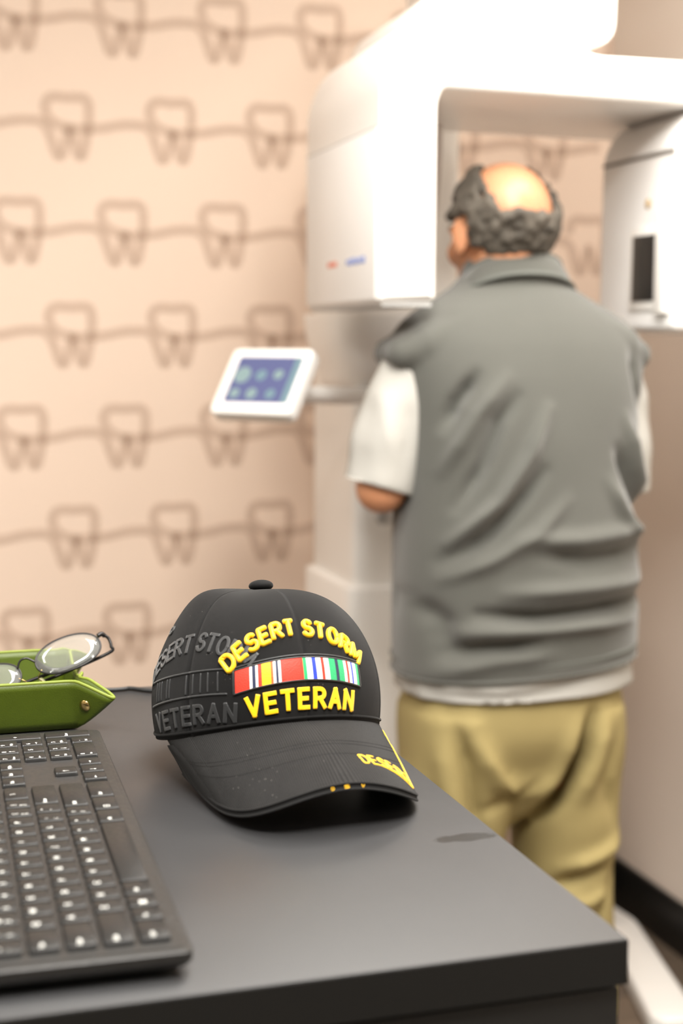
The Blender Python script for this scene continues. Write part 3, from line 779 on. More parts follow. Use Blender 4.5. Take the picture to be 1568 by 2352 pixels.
# --- brim: curved sandwich sheet
PHB = radians(80)
def brim(s, t, dz=0.0):
    ph = s*PHB
    inn = crown(ph, .004); inn.x *= .995; inn.y *= .995
    a = s*pi/2; yb = inn_y0
    xo = .0739*math.copysign(abs(sin(a))**.75, a); yo = yb-BRL*abs(cos(a))**.42
    x = inn.x*(1-t)+xo*t; y = inn.y*(1-t)+yo*t
    z = inn.z*(1-t)-.0388*((yb-yo)/BRL)*t**1.15-.0330*(xo/.076)**2*t**.9+.0015*sin(pi*t)
    return Vector((x, y, z+dz))
inn_y0 = crown(PHB, .004).y; BRL = .1521
NS, NT = 90, 26
def brim_grid(dz):
    V = []; U = []
    for i in range(NT+1):
        for j in range(NS+1):
            s = -1+2*j/NS; q = brim(s, i/NT, dz); V.append(q); U.append((s*.112, i/NT*.08))
    return V, U
V1_, U1_ = brim_grid(0); V2_, U2_ = brim_grid(-.0046)
F = []; W = NS+1; off = len(V1_)
for i in range(NT):
    for j in range(NS): a = i*W+j; F.append((a, a+W, a+W+1, a+1))
top_f = len(F)
o = mesh_obj('brim', V1_+V2_, F+[(f[3]+off, f[2]+off, f[1]+off, f[0]+off) for f in F], M['brim_twill'], cap, uvs=U1_+U2_)
# rounded edge of the brim: upper fabric lip, dark sandwich core, lower lip
edge = [brim(-1+2*j/140, 1.0) for j in range(141)]
tube('brim_edge', [p+Vector((0, 0, -.0006)) for p in edge], .0009, M['brim_twill'], cap, n=8)
V = []; F = []
for p in edge: V += [p+Vector((0, 0, -.0008)), p+Vector((0, 0, -.0046))]
for j in range(140): F.append((2*j, 2*j+2, 2*j+3, 2*j+1))
o = mesh_obj('brim_core', V, F, M['cap_dark'], cap)
tube('brim_edge', [p+Vector((0, 0, -.0044)) for p in edge], .0008, M['cap_dark'], cap, n=8)
# stitch grooves following the brim
for tt in (.42, .47, .62):
    pts = [brim(-.93+1.86*j/150, tt, .0001) for j in range(151)]
    tube('stitch_line', pts, .00016, M['cap_dark'], cap, n=5)

# --- embroidery
def arc(cx, cy, rx, ry, a0, a1, n=10):
    return [(cx+rx*cos(radians(a0+(a1-a0)*i/n)), cy+ry*sin(radians(a0+(a1-a0)*i/n))) for i in range(n+1)]
GLY = {  # strokes in a box 0..w x 0..1
 'D': (.70, [[(0, 0), (0, 1)], [(0, 1), (.28, 1)]+arc(.28, .5, .42, .5, 90, -90, 12)+[(0, 0)]]),
 'E': (.62, [[(.62, 1), (0, 1), (0, 0), (.62, 0)], [(0, .5), (.55, .5)]]),
 'S': (.66, [arc(.34, .74, .30, .26, 20, 180, 8)+arc(.34, .74, .30, .24, 190, 262, 5)+arc(.33, .26, .32, .26, 82, 0, 6)+arc(.33, .26, .32, .26, -10, -165, 9)]),
 'R': (.68, [[(0, 0), (0, 1)], [(0, 1), (.32, 1)]+arc(.36, .74, .30, .26, 90, -90, 10)+[(0, .48)], [(.34, .48), (.70, 0)]]),
 'T': (.70, [[(0, 1), (.70, 1)], [(.35, 1), (.35, 0)]]),
 'O': (.74, [arc(.37, .5, .37, .5, 0, 360, 22)]),
 'M': (.84, [[(0, 0), (0, 1), (.42, .25), (.84, 1), (.84, 0)]]),
 'V': (.74, [[(0, 1), (.37, 0), (.74, 1)]]),
 'A': (.74, [[(0, 0), (.37, 1), (.74, 0)], [(.14, .33), (.60, .33)]]),
 'N': (.70, [[(0, 0), (0, 1), (.70, 0), (.70, 1)]]),
}
def resample(P_, step):
    out = [P_[0]]
    for a, b2 in zip(P_[:-1], P_[1:]):
        L_ = math.hypot(b2[0]-a[0], b2[1]-a[1]); k = max(1, int(L_/step))
        for i in range(1, k+1): out.append((a[0]+(b2[0]-a[0])*i/k, a[1]+(b2[1]-a[1])*i/k))
    return out
def stroke3d(pts, surf, wd, ht, n=10, flat=False, base=0.0):
    """satin-stitch ridge following pts (metres) on a surface; surf(s,h)->(point, normal)"""
    P_ = []; 
    for p in pts: P_.append(surf(*p))
    V = []; F = []; k = len(P_)
    for i in range(k):
        t = P_[min(i+1, k-1)][0]-P_[max(i-1, 0)][0]
        if t.length < 1e-9: t = Vector((1, 0, 0))
        t.normalize(); n_ = P_[i][1]; x = n_.cross(t).normalized()
        endk = 1.0
        if not flat and i in (0, k-1): endk = .72
        for j in range(n):
            a = 2*pi*j/n; c, s_ = cos(a), sin(a)
            e = .3 if flat else .9
            V.append(P_[i][0]+x*(wd/2*endk*math.copysign(abs(c)**e, c))+n_*(base+ht*endk*math.copysign(abs(s_)**e, s_)))
    for i in range(k-1):
        for j in range(n): F.append((i*n+j, i*n+(j+1) % n, (i+1)*n+(j+1) % n, (i+1)*n+j))
    F.append(tuple(range(n))[::-1]); F.append(tuple((k-1)*n+j for j in range(n)))
    return V, F
def letter(ch, place, surf, size, wd, ht, m, parent, flat=False, base=0.0, name='embroidered_letter', squeeze=1.0):
    w_, sts = GLY[ch]; parts = []
    for st_ in sts:
        P_ = [((x-w_/2)*size*squeeze, (y-.5)*size) for x, y in st_]
        runs = [[P_[0]]]
        for i in range(1, len(P_)):
            runs[-1].append(P_[i])
            if i < len(P_)-1:
                a1 = atan2(P_[i][1]-P_[i-1][1], P_[i][0]-P_[i-1][0]); a2 = atan2(P_[i+1][1]-P_[i][1], P_[i+1][0]-P_[i][0])
                if abs((a2-a1+pi) % (2*pi)-pi) > radians(42): runs.append([P_[i]])
        for rn in runs:     # every run is one bar of satin stitches with square ends
            def ext(p, q, d): l = math.hypot(p[0]-q[0], p[1]-q[1]) or 1; return (p[0]+(p[0]-q[0])/l*d, p[1]+(p[1]-q[1])/l*d)
            e_ = wd*(.42 if flat else .30)
            rn = [ext(rn[0], rn[1], e_ if rn is not runs[0] or flat else e_*.5)]+rn[1:-1]+[ext(rn[-1], rn[-2], e_ if rn is not runs[-1] or flat else e_*.5)]
            pl = [place(*p) for p in resample(rn, .0010)]
            parts.append(stroke3d(pl, surf, wd, ht, flat=flat, base=base))
    V, F = merge(parts); return mesh_obj(name, V, F, m, parent)
def arch_text(txt, s0, h0, R, half, surf, size, wd, ht, m, parent, flat=False, base=0.0, squeeze=1.0, name='embroidered_letter'):
    """letters along a circle of radius R whose top is at (s0,h0); half = half arc length"""
    adv = [(.45 if c == ' ' else GLY[c][0]*squeeze+.26) for c in txt]; tot = sum(adv); sc_ = 2*half/tot; cur = 0
    for c, a_ in zip(txt, adv):
        mid = (cur+a_/2)*sc_-half; cur += a_
        if c == ' ': continue
        th = mid/R
        def place(x, y, th=th): return (s0+(R+y)*sin(th)+x*cos(th)*1.0-0*y, h0-R+(R+y)*cos(th)-x*sin(th))
        letter(c, place, surf, size, wd, ht, m, parent, flat, base, name, squeeze)
surf = lambda s, h: on_cap((s-.0025)*.945 if s > -.06 else (s-.0025)*.945, h-.0028)
arch_text('DESERT STORM', -.0015, .0735, .092, .0695, surf, .0124, .0037, .0025, M['gold'], cap, squeeze=.95)
arch_text('VETERAN', .0000, .0198, .42, .0480, surf, .0130, .0033, .0005, M['gold'], cap, flat=True, base=.0006, squeeze=.92)
# ribbon bar
BAR = [(-54, 't_red', -42.5), (-42.5, 't_white', -40.5), (-40.5, 't_navy', -37.8), (-37.8, 't_white', -36), (-36, 't_red', -33), (-33, 't_yellow', -26), (-26, 't_orange', -24), (-24, 't_white', -22), (-22, 't_navy', -20), (-20, 't_white', -18), (-18, 't_red', 0),
       (0, 't_green', 4), (4, 't_white', 8), (8, 't_blue', 11.5), (11.5, 't_white', 16), (16, 't_red', 18.6), (18.6, 't_white', 23), (23, 't_green', 29), (29, 't_navy', 32), (32, 't_green', 37.5), (37.5, 't_white', 40.2), (40.2, 't_red', 42.6), (42.6, 't_white', 45.4), (45.4, 't_blue', 47.4), (47.4, 't_white', 51), (51, 't_green', 54)]
def bar_h(s, h0, c=.9): return h0-c*s*s*1.0
def patch(s0, s1, h0, h1, surf, th, curv, m, parent, name):
    ns = max(1, int((s1-s0)/.0012)); nh = 6; V = []; F = []
    for lay in (th, -.0004):
        for i in range(nh+1):
            for j in range(ns+1):
                s = s0+(s1-s0)*j/ns; h = h0+(h1-h0)*i/nh-curv*s*s
                p, n_ = surf(s, h); V.append(p+n_*lay)
    Wd = ns+1; off = Wd*(nh+1)
    for i in range(nh):
        for j in range(ns): a = i*Wd+j; F.append((a, a+1, a+Wd+1, a+Wd)); F.append((a+off+Wd, a+off+Wd+1, a+off+1, a+off))
    bd = [j for j in range(Wd)]+[i*Wd+ns for i in range(1, nh+1)]+[nh*Wd+j for j in range(ns-1, -1, -1)]+[i*Wd for i in range(nh-1, 0, -1)]
    for a, b2 in zip(bd, bd[1:]+bd[:1]): F.append((b2, a, a+off, b2+off))
    o = mesh_obj(name, V, F, m, parent); autosmooth(o.data, 50); return o
CV = 1.5
for a, c, b2 in BAR: patch(a/1000, b2/1000, .0335, .0490, surf, .0011, CV, M[c], cap, 'ribbon_stripe')
for hh in (.0330, .0496): 
    V, F = stroke3d([(s/1000, hh-CV*(s/1000)**2) for s in np.linspace(-56, 56, 80)], surf, .0017, .0013); mesh_obj('ribbon_border', V, F, M['t_black'], cap)
for ss in (-.0555, .0555):
    V, F = stroke3d([(ss, h-CV*ss*ss) for h in np.linspace(.0325, .050, 16)], surf, .0017, .0013); mesh_obj('ribbon_border', V, F, M['t_black'], cap)
V, F = stroke3d([(s/1000, .0517-CV*(s/1000)**2) for s in np.linspace(-58, 57, 80)], surf, .0014, .0008); mesh_obj('ribbon_outline', V, F, M['ghost'], cap)
# tone-on-tone echo of the same design on the left panel
SH = -.101
arch_text('DESERT STORM', SH-.001, .0735, .092, .0690, surf, .0132, .0026, .0006, M['ghost'], cap, flat=True, base=.0002, squeeze=.92, name='tonal_letter')
arch_text('VETERAN', SH+.0005, .0185, .30, .0480, surf, .0125, .0028, .0005, M['ghost'], cap, flat=True, base=.0002, squeeze=.95, name='tonal_letter')
for hh in (.0320, .0500):
    V, F = stroke3d([(SH+s/1000, hh-CV*(s/1000)**2) for s in np.linspace(-56, 40, 80)], surf, .0016, .0008); mesh_obj('tonal_line', V, F, M['ghost'], cap)
for a, c, b2 in BAR[::2]:
    if a < 36:
        x_ = SH+b2/1000; V, F = stroke3d([(x_, h-CV*(b2/1000)**2) for h in np.linspace(.0335, .0485, 14)], surf, .0012, .0006); mesh_obj('tonal_line', V, F, M['ghost'], cap)
# brim embroidery: a word along a slanting stroke near the wearer's left corner, initials on the sandwich edge
def on_brim(x, y):
    """nearest brim surface point for local x, y (metres)"""
    best = None
    lo_s, hi_s, lo_t, hi_t = -1.0, 1.0, 0.0, 1.0
    for it in range(7):
        for i in range(9):
            for j in range(9):
                s = lo_s+(hi_s-lo_s)*i/8; t = lo_t+(hi_t-lo_t)*j/8; q = brim(s, t); d = (q.x-x)**2+(q.y-y)**2
                if best is None or d < best[0]: best = (d, s, t)
        ws, wt = (hi_s-lo_s)/4, (hi_t-lo_t)/4; lo_s, hi_s = max(-1, best[1]-ws), min(1, best[1]+ws); lo_t, hi_t = max(0, best[2]-wt), min(1, best[2]+wt)
    s, t = best[1], best[2]; e = .01
    n_ = (brim(min(1, s+e), t)-brim(max(-1, s-e), t)).cross(brim(s, min(1, t+e))-brim(s, max(0, t-e))); n_.normalize()
    if n_.z < 0: n_ = -n_
    return brim(s, t), n_
BA, BB, BC = (.0190, -.1480), (.0560, -.1380), (.0770, -.0480)
def brim_line(p, q, n_=14): return [(p[0]+(q[0]-p[0])*i/n_, p[1]+(q[1]-p[1])*i/n_) for i in range(n_+1)]
def slant(o_, d_, size):
    dx, dy = d_; nx, ny = -dy, dx
    return lambda x, y: (o_[0]+dx*x+nx*y, o_[1]+dy*x+ny*y)
d_ = Vector((BB[0]-BA[0], BB[1]-BA[1])); Ld = d_.length; d_.normalize()
cur = .002
for c in 'DESERT':
    w_ = GLY[c][0]*.0085
    letter(c, slant((BA[0]+d_.x*(cur+w_/2)-d_.y*.0045, BA[1]+d_.y*(cur+w_/2)+d_.x*.0045), (d_.x, d_.y), .0085), on_brim, .0080, .0013, .0006, M['gold'], cap, name='brim_letter'); cur += w_+.0022
V, F = stroke3d(brim_line((BB[0]+.003, BB[1]-.002), BC, 20), on_brim, .0022, .0008); mesh_obj('brim_stroke', V, F, M['gold'], cap)
V, F = stroke3d(brim_line((BA[0]+.012, BA[1]+.004), (BB[0]+.003, BB[1]-.002), 20), on_brim, .0009, .0006); mesh_obj('brim_stroke', V, F, M['gold'], cap)
def on_edge(s0):
    def f(s, h):
        p = brim(s0+s/.13, 1.0); q = brim(s0+s/.13+.01, 1.0); t = (q-p).normalized(); n_ = Vector((0, 0, 1)).cross(t)*-1
        n_ = Vector((n_.x, n_.y, 0)).normalized(); 
        if n_.y > 0: n_ = -n_
        return p+Vector((0, 0, -.0026+h))+n_*.0003, n_
    return f
for k, c in enumerate('DSV'):
    letter(c, lambda x, y: (x, y), on_edge(-.005+(k-1)*.050), .0021, .00055, .0003, M['gold'], cap, name='edge_letter')

bpy.context.view_layer.update()
zmin = min((cap.matrix_world @ v.co).z for c in cap.children if c.type == 'MESH' for v in c.data.vertices)
cap.location.z += DZ+.0002-zmin

# ================================================================== DENTAL X-RAY UNIT
mc_ = thing('dental_xray_unit', 'tall white panoramic dental x-ray machine with a touchscreen, around the standing man', 'machine', (0, 0, 0))
mh = M['machine']; MY0, MY1 = 2.12, 2.53
# rotating arm: left head, beam, right head as one C-shaped shell; right head is shallower
armp = rounded([(.716, 1.457), (.716, 1.805), (.750, 1.872), (.83, 1.905), (.99, 1.895), (1.06, 1.846), (1.42, 1.848), (1.42, 1.776), (.8175, 1.781), (.8085, 1.76), (.8085, 1.461)],
               [.008, .05, .04, .05, .05, .03, .03, .01, .008, .008, .006], 6)
extrude('rotating_arm', armp, MY0, MY1, mh, mc_, bev=.009, seg=3)
extrude('receptor_head', rounded([(1.2218, 1.418), (1.2218, 1.730), (1.255, 1.777), (1.42, 1.777), (1.42, 1.412)], [.012, .03, .02, .002, .02], 5), MY0, 2.385, M['machine_side'], mc_, bev=.010, seg=3)
box('side_cover', (.7135, MY0+.012, 1.462), (.717, MY1-.012, 1.7200), M['machine_side'], mc_, bev=.0015)
box('seam_line', (.7140, MY0+.010, 1.7200), (.7165, MY1-.010, 1.7220), M['machine_grey'], mc_)
box('seam_line', (1.2195, MY0+.01, 1.7060), (1.2225, 2.375, 1.7115), M['seam'], mc_)
box('lower_trim', (.722, MY0+.006, 1.4520), (.803, MY1-.006, 1.4590), M['machine_grey'], mc_)
# printed marks on the side cover, too soft to read
box('logo_mark', (.7128, 2.335, 1.5215), (.7136, 2.385, 1.5295), M['logo_red'], mc_, bev=.0003)
for i in range(6): box('logo_letter', (.7128, 2.185+i*.0165, 1.5195+(i % 2)*.0015), (.7136, 2.197+i*.0165, 1.5310-(i % 3)*.001), M['logo_blue'], mc_, bev=.0003)
# receptor window, panel and indicator on the inner face
fr = box('window_frame', (1.2185, 2.168, 1.452), (1.2225, 2.268, 1.592), mh, mc_, bev=.003); box('xray_window', (1.2165, 2.180, 1.468), (1.2195, 2.254, 1.578), M['slot'], fr, bev=.0008)
pn = box('sensor_panel', (1.2085, 2.133, 1.446), (1.2225, 2.163, 1.612), mh, mc_, bev=.003)
dome('indicator', (1.2215, 2.212, 1.6296), (-1, 0, 0), .008, .003, M['tan'], mc_)
# overhead support arm from the column, its front end over the pivot
sup = rounded([(.835, 1.880), (.835, 1.935), (1.10, 2.125), (1.10, 2.24), (1.40, 2.24), (1.165, 2.10), (1.165, 1.880)], [.02, .03, .05, .02, .03, .02, .04], 6)
sup = rounded([(.80, 1.889), (.812, 1.925), (.935, 2.010), (1.02, 2.09), (1.03, 2.23), (1.175, 2.23), (1.168, 1.889)], [.012, .04, .05, .06, .03, .03, .04], 6)
extrude('support_head', sup, 2.24, 2.55, mh, mc_, bev=.007, seg=3)
extrude('support_arm', rounded([(.95, 1.84), (.95, 1.96), (1.06, 2.06), (1.06, 2.22), (1.165, 2.22), (1.088, 1.84)], .02, 4), 2.54, 2.98, mh, mc_, bev=.007, seg=3)
V, F = tube_data([(1.02, 2.325, 1.840), (1.02, 2.325, 1.893)], .105, 40); o = mesh_obj('pivot_collar', V, F, M['machine_grey'], mc_); autosmooth(o.data)
# column
colp = rounded([(.868, 2.715), (1.088, 2.715), (1.088, 3.02), (.868, 3.02)], .028, 6)
def vprism(name, prof_, z0, z1, m, bev): return extrude(name, prof_, z0, z1, m, mc_, axis=2, bev=bev, seg=3)
vprism('column', colp, .905, 1.842, mh, .006)
vprism('column_cover', rounded([(.853, 2.700), (1.104, 2.700), (1.104, 3.035), (.853, 3.035)], .03, 6), .03, .915, mh, .008)
# carriage: rounded bowl below the left head, reaching forward from the column
sec = []
for z, x0, x1, y0, y1 in ((1.452, .780, 1.03, 2.56, 2.86), (1.42, .783, 1.03, 2.56, 2.86), (1.385, .793, 1.03, 2.575, 2.86), (1.345, .812, 1.03, 2.60, 2.86), (1.315, .825, 1.02, 2.64, 2.86), (1.29, .86, 1.0, 2.68, 2.86), (1.275, .90, .98, 2.70, 2.86)):
    sec.append((z, (x0+x1)/2, (y0+y1)/2, (x1-x0)/2, (y1-y0)/2))
V, F = rings(densify(sec, 4)[::-1], 56, 3.2); mesh_obj('carriage', V, F, mh, mc_)
tube('carriage_bracket', bend_path([(.97, 2.72, 1.36), (.975, 2.60, 1.37), (.98, 2.50, 1.385), (.98, 2.475, 1.42)]), .018, mh, mc_, n=16)
v, f = ellipsoid((.98, 2.475, 1.435), (.045, .022, .016), 20, 12); mesh_obj('chin_rest', v, f, mh, mc_)
tube('bite_block', [(.98, 2.472, 1.44), (.98, 2.470, 1.475)], .006, M['machine_grey'], mc_)
# hand grips
for xx in (.872, 1.118):
    tube('hand_grip', bend_path([(.98, 2.70, 1.30), ((.98+xx)/2, 2.62, 1.26), (xx, 2.55, 1.255), (xx, 2.545, 1.22), (xx, 2.545, 1.10), (xx, 2.56, 1.07), ((.98+xx)/2, 2.66, 1.06), (.98, 2.72, 1.06)], 6), .0125, M['machine_grey'], mc_, n=12)
# temple supports hanging from the beam
def strip(name, pts, wd, th, m, parent):
    V = []; F = []
    for (x, y_, z) in pts: V += [(x-th/2, y_-wd/2, z), (x+th/2, y_-wd/2, z), (x+th/2, y_+wd/2, z), (x-th/2, y_+wd/2, z)]
    for i in range(len(pts)-1):
        for j in range(4): F.append((4*i+j, 4*i+(j+1) % 4, 4*i+4+(j+1) % 4, 4*i+4+j))
    F.append((3, 2, 1, 0)); k = 4*(len(pts)-1); F.append((k, k+1, k+2, k+3)); o = mesh_obj(name, V, F, m, parent); autosmooth(o.data); return o
strip('temple_support', bend_path([(.935, 2.46, 1.785), (.935, 2.46, 1.72), (.930, 2.46, 1.65), (.925, 2.46, 1.58), (.918, 2.46, 1.52), (.912, 2.46, 1.45)], 4), .03, .010, M['cushion'], mc_)
# base with two toed-in feet
bp = [(.83, 2.69), (1.19, 2.69), (1.30, 2.86), (1.56, 2.90), (1.555, 2.60), (1.455, 2.52), (1.43, 2.50), (1.435, 2.48), (1.52, 2.462), (1.545, 2.480), (1.672, 2.98), (1.66, 3.06), (.40, 3.06), (.38, 2.98), (.50, 2.48), (.53, 2.465), (.60, 2.48), (.60, 2.52), (.52, 2.88), (.75, 2.86)]
bp = [(.80, 2.72), (1.21, 2.72), (1.30, 2.90), (1.555, 2.915), (1.435, 2.50), (1.45, 2.47), (1.50, 2.458), (1.535, 2.475), (1.650, 2.95), (1.64, 3.06), (.40, 3.06), (.385, 2.95), (.50, 2.475), (.535, 2.458), (.585, 2.47), (.60, 2.50), (.485, 2.915), (.72, 2.90)]
vprism('base', rounded(bp, .02, 4), 0.0, .045, mh, .008)
# touchscreen
beta = radians(-50); rv = Vector((cos(beta), sin(beta), 0)); hv = Vector((sin(beta), -cos(beta), 0)); tau = radians(35)
dv = (hv*sin(tau)+Vector((0, 0, -1))*cos(tau)).normalized(); nv_ = rv.cross(dv)*-1
nv_ = (hv*cos(tau)+Vector((0, 0, 1))*sin(tau)).normalized()
TC = Vector((.612, 2.45, 1.331))
Rm = Matrix((rv, -dv, nv_)).transposed().to_4x4(); Rm.translation = TC
hw, hh = .086, .0685
def tpart(name, prof_, z0, z1, m, bev, parent=mc_):
    o = extrude(name, prof_, z0, z1, m, parent, axis=2, bev=bev, seg=3)
    for v in o.data.vertices: v.co = Rm @ v.co
    o.data.update(); return o
tb = tpart('touchscreen', rounded([(-hw, -hh), (hw, -hh), (hw, hh), (-hw, hh)], .014, 6), -.030, 0.0, mh, .006)
scn = tpart('display', rounded([(-.062, -.046), (.073, -.046), (.073, .048), (-.062, .048)], .003, 2), -.001, .0008, M['screen'], 0, tb)
def disc(cx, cy, r, m):
    tpart('screen_icon', [(cx+r*cos(2*pi*i/16), cy+r*sin(2*pi*i/16)) for i in range(16)], .0008, .0014, m, 0, tb)
disc(-.042, .010, .017, M['icon']); disc(-.002, .010, .011, M['icon_teal']); disc(.034, .012, .010, M['icon'])
disc(-.044, -.028, .010, M['icon']); disc(-.008, -.028, .011, M['icon']); disc(.032, -.028, .010, M['icon_teal'])
tpart('screen_sidebar', [(.058, -.045), (.072, -.045), (.072, .047), (.058, .047)], .0008, .0012, M['icon_teal'], 0, tb)
tube('screen_arm', bend_path([Rm @ Vector((.02, -.03, -.028)), Vector((.72, 2.52, 1.302)), Vector((.82, 2.60, 1.298)), Vector((.93, 2.74, 1.298))], 6), .0165, mh, mc_, n=16)

# ================================================================== MAN
MX, MY = .985, 2.20
man = thing('person', 'balding grey-haired man standing with his back turned in grey vest and khaki trousers', 'person', (MX, MY, 0))
hyaw = Matrix.Rotation(radians(8), 3, 'Z') @ Matrix.Rotation(radians(-6), 3, 'X')
HCn = Vector((-.018, .045, 1.582))
def H(x, y, z): return HCn+hyaw @ Vector((x, y, z))
def hell(c, r): return ellipsoid(H(*c), r, 24, 16, hyaw)
def fing(base, dirs, ls, r):
    p = Vector(base); path = [p.copy()]
    for d, l in zip(dirs, ls): p = p+Vector(d).normalized()*l; path.append(p.copy())
    return capsule(path, [r, r*.97, r*.92, r*.82][:len(path)], 10)
def hand(wr_, side, gx, gy, gz):
    """fist closed around a vertical grip at gx,gy; side -1 left, +1 right"""
    parts = []
    palm = Vector((gx+side*.028, gy-.034, gz))
    parts.append(capsule([Vector(wr_), palm+Vector((side*.002, -.03, 0)), palm+Vector((0, .0, .0))], [.026, .027, .026], 12))
    parts.append(ellipsoid(palm+Vector((0, .010, 0)), (.016, .034, .040), 16, 12))
    R_ = .0225
    for i, (dz, k) in enumerate(((.030, .96), (.010, 1.05), (-.010, 1.0), (-.029, .82))):
        # knuckle on the outer side, curling forward round the grip and back on the inner side
        k0 = Vector((gx+side*.030, gy+.006, gz+dz))
        a = [Vector((gx+side*R_*cos(t), gy+R_*sin(t)*1.0, gz+dz*.95)) for t in (radians(20), radians(75), radians(130), radians(175+10*k))]
        parts.append(capsule([palm+Vector((0, .015, dz)), a[0], a[1], a[2], a[3]], [.0098*k, .0094*k, .0088*k, .0082*k, .0076*k], 10))
    th = [palm+Vector((-side*.004, -.004, .022)), Vector((gx+side*.006, gy-.026, gz+.036)), Vector((gx-side*.016, gy-.020, gz+.040)), Vector((gx-side*.026, gy-.002, gz+.038))]
    parts.append(capsule(th, [.0125, .0115, .0105, .009], 10))
    return parts
bp_ = []
# head
bp_ += [hell((0, -.012, .020), (.076, .090, .086)), hell((0, .022, -.018), (.066, .078, .080)), hell((0, .040, -.066), (.052, .052, .046)), hell((0, .066, -.090), (.026, .022, .020)),
        hell((0, .084, .012), (.050, .016, .014)), hell((-.040, .060, -.030), (.024, .024, .024)), hell((.040, .060, -.030), (.024, .024, .024))]
bp_ += [capsule([H(0, .092, .008), H(0, .104, -.014), H(0, .112, -.030)], [.008, .010, .0125], 12), hell((-.011, .100, -.032), (.008, .010, .008)), hell((.011, .100, -.032), (.008, .010, .008)), hell((0, .092, -.060), (.024, .012, .007)), hell((0, .090, -.068), (.020, .012, .007))]
for s in (-1, 1):
    bp_.append(ellipsoid(H(s*.078, -.004, -.012), (.007, .018, .031), 16, 12, hyaw @ Matrix.Rotation(radians(s*-22), 3, 'Z')))
    bp_.append(ellipsoid(H(s*.074, .004, -.036), (.008, .010, .012), 12, 8))
# neck and trunk
bp_.append(capsule([H(0, -.020, -.045), Vector((-.008, .030, 1.50)), Vector((0, .02, 1.43))], [.062, .064, .075], 20))
trunk = densify([(.78, 0, 0, .150, .105), (.90, 0, 0, .165, .110), (1.05, 0, .01, .170, .112), (1.20, 0, .01, .170, .110), (1.32, 0, .01, .185, .115), (1.40, 0, .01, .175, .095), (1.44, 0, .012, .135, .080), (1.47, 0, .015, .08, .07)], 4)
bp_.append(rings(trunk, 40, 2.2))
SHL, ELL, WRL = (-.180, .005, 1.370), (-.238, -.005, 1.165), (-.148, .265, 1.165)
SHR, ELR, WRR = (.172, .005, 1.370), (.192, .010, 1.170), (.168, .265, 1.165)
bp_.append(capsule([SHL, (-.215, .0, 1.27), ELL], [.046, .046, .041], 16)); bp_.append(capsule([ELL, (-.205, .10, 1.155), WRL], [.042, .041, .027], 16))
bp_.append(capsule([SHR, (.188, .0, 1.27), ELR], [.046, .046, .041], 16)); bp_.append(capsule([ELR, (.195, .11, 1.155), WRR], [.042, .041, .027], 16))
bp_ += hand(WRL, -1, .872-MX, 2.545-MY, 1.165); bp_ += hand(WRR, 1, 1.118-MX, 2.545-MY, 1.165)
for s in (-1, 1):
    bp_.append(capsule([(s*.09, 0, .80), (s*.105, .005, .50), (s*.115, -.01, .28), (s*.12, -.02, .09)], [.066, .054, .048, .040], 16))
    bp_.append(capsule([(s*.12, -.03, .06), (s*.13, .08, .045)], [.036, .032], 12))
V, F, N_ = fuse(bp_, .0045, 3)
body = mesh_obj('body', V, F, M['skin'], man)
for s in (-1, 1):
    v, f = ellipsoid(H(s*.031, .077, .000), (.013, .012, .011), 16, 12); e_ = mesh_obj('eye', v, f, M['eye'], man)
    v, f = ellipsoid(H(s*.031, .087, .000), (.0052, .0030, .0052), 12, 8); mesh_obj('iris', v, f, M['slot'], e_)
    v, f = capsule([H(s*.045, .086, .016), H(s*.030, .093, .021), H(s*.015, .094, .017)], [.003, .0042, .003], 8); mesh_obj('eyebrow', v, f, M['hair'], man)
v, f = merge([capsule([H(-.019, .099, -.064), H(0, .106, -.062), H(.019, .099, -.064)], [.002, .0035, .002], 8)]); mesh_obj('mouth', v, f, M['lip'], man)

# hair: shell of curls over the sides and the back of the head, crown left bald
hp = []
Rr = np.array([.079, .094, .089])
random.seed(11)
cnt = 0
while cnt < 620:
    az = random.uniform(-180, 180); el = random.uniform(-50, 62)       # azimuth 0 = back of head, +-180 = face
    aa = abs(az)
    if aa > 112: continue
    bald = -7 if aa < 40 else -7+(aa-40)*1.7
    bald = min(bald, 58)
    low = -44 if aa < 60 else -44+(aa-60)*.75
    if el > bald or el < low: continue
    if 78 < aa < 106 and el < 2: continue
    a, e = radians(az), radians(el)
    d = Vector((sin(a)*cos(e), -cos(a)*cos(e), sin(e)))
    r = random.uniform(.006, .0105)*(1.1 if el < 5 else .85)
    k = 1.0+random.uniform(-.01, .06)*(1.2 if el < 5 else .6)
    c = (d.x*Rr[0]*k, d.y*Rr[1]*k-.012, d.z*Rr[2]*k+.020)
    hp.append(ellipsoid(H(*c), (r*random.uniform(.8, 1.2), r*random.uniform(.8, 1.2), r*random.uniform(.7, 1.1)), 8, 6)); cnt += 1
V, F, N_ = fuse(hp, .003, 1)
mesh_obj('hair', V, F, M['hair'], man)

# clothing folds: ridges and creases pressed into the cloth, given as polylines in local x, z on the back
def fold_field(V, N_, folds, yside=-1):
    out = V.copy()
    for pts, amp, wd in folds:
        P_ = np.array([(p[0], p[1]) for p in pts]); d = np.full(len(V), 1e9); tt = np.zeros(len(V)); L_ = 0
        seg = np.linalg.norm(P_[1:]-P_[:-1], axis=1); tot = seg.sum()
        for i in range(len(P_)-1):
            a, b2 = P_[i], P_[i+1]; ab = b2-a; q = V[:, [0, 2]]-a; t = np.clip((q@ab)/(ab@ab), 0, 1)
            dd = np.linalg.norm(q-t[:, None]*ab, axis=1); m_ = dd < d; d[m_] = dd[m_]; tt[m_] = (L_+t[m_]*seg[i])/tot; L_ += seg[i]
        fade = np.clip(np.minimum(tt, 1-tt)*4, 0, 1)*.75+.25
        g_ = np.exp(-(d/wd)**2)*fade*amp*(N_[:, 1]*yside > -.05)
        out += N_*g_[:, None]
    return out
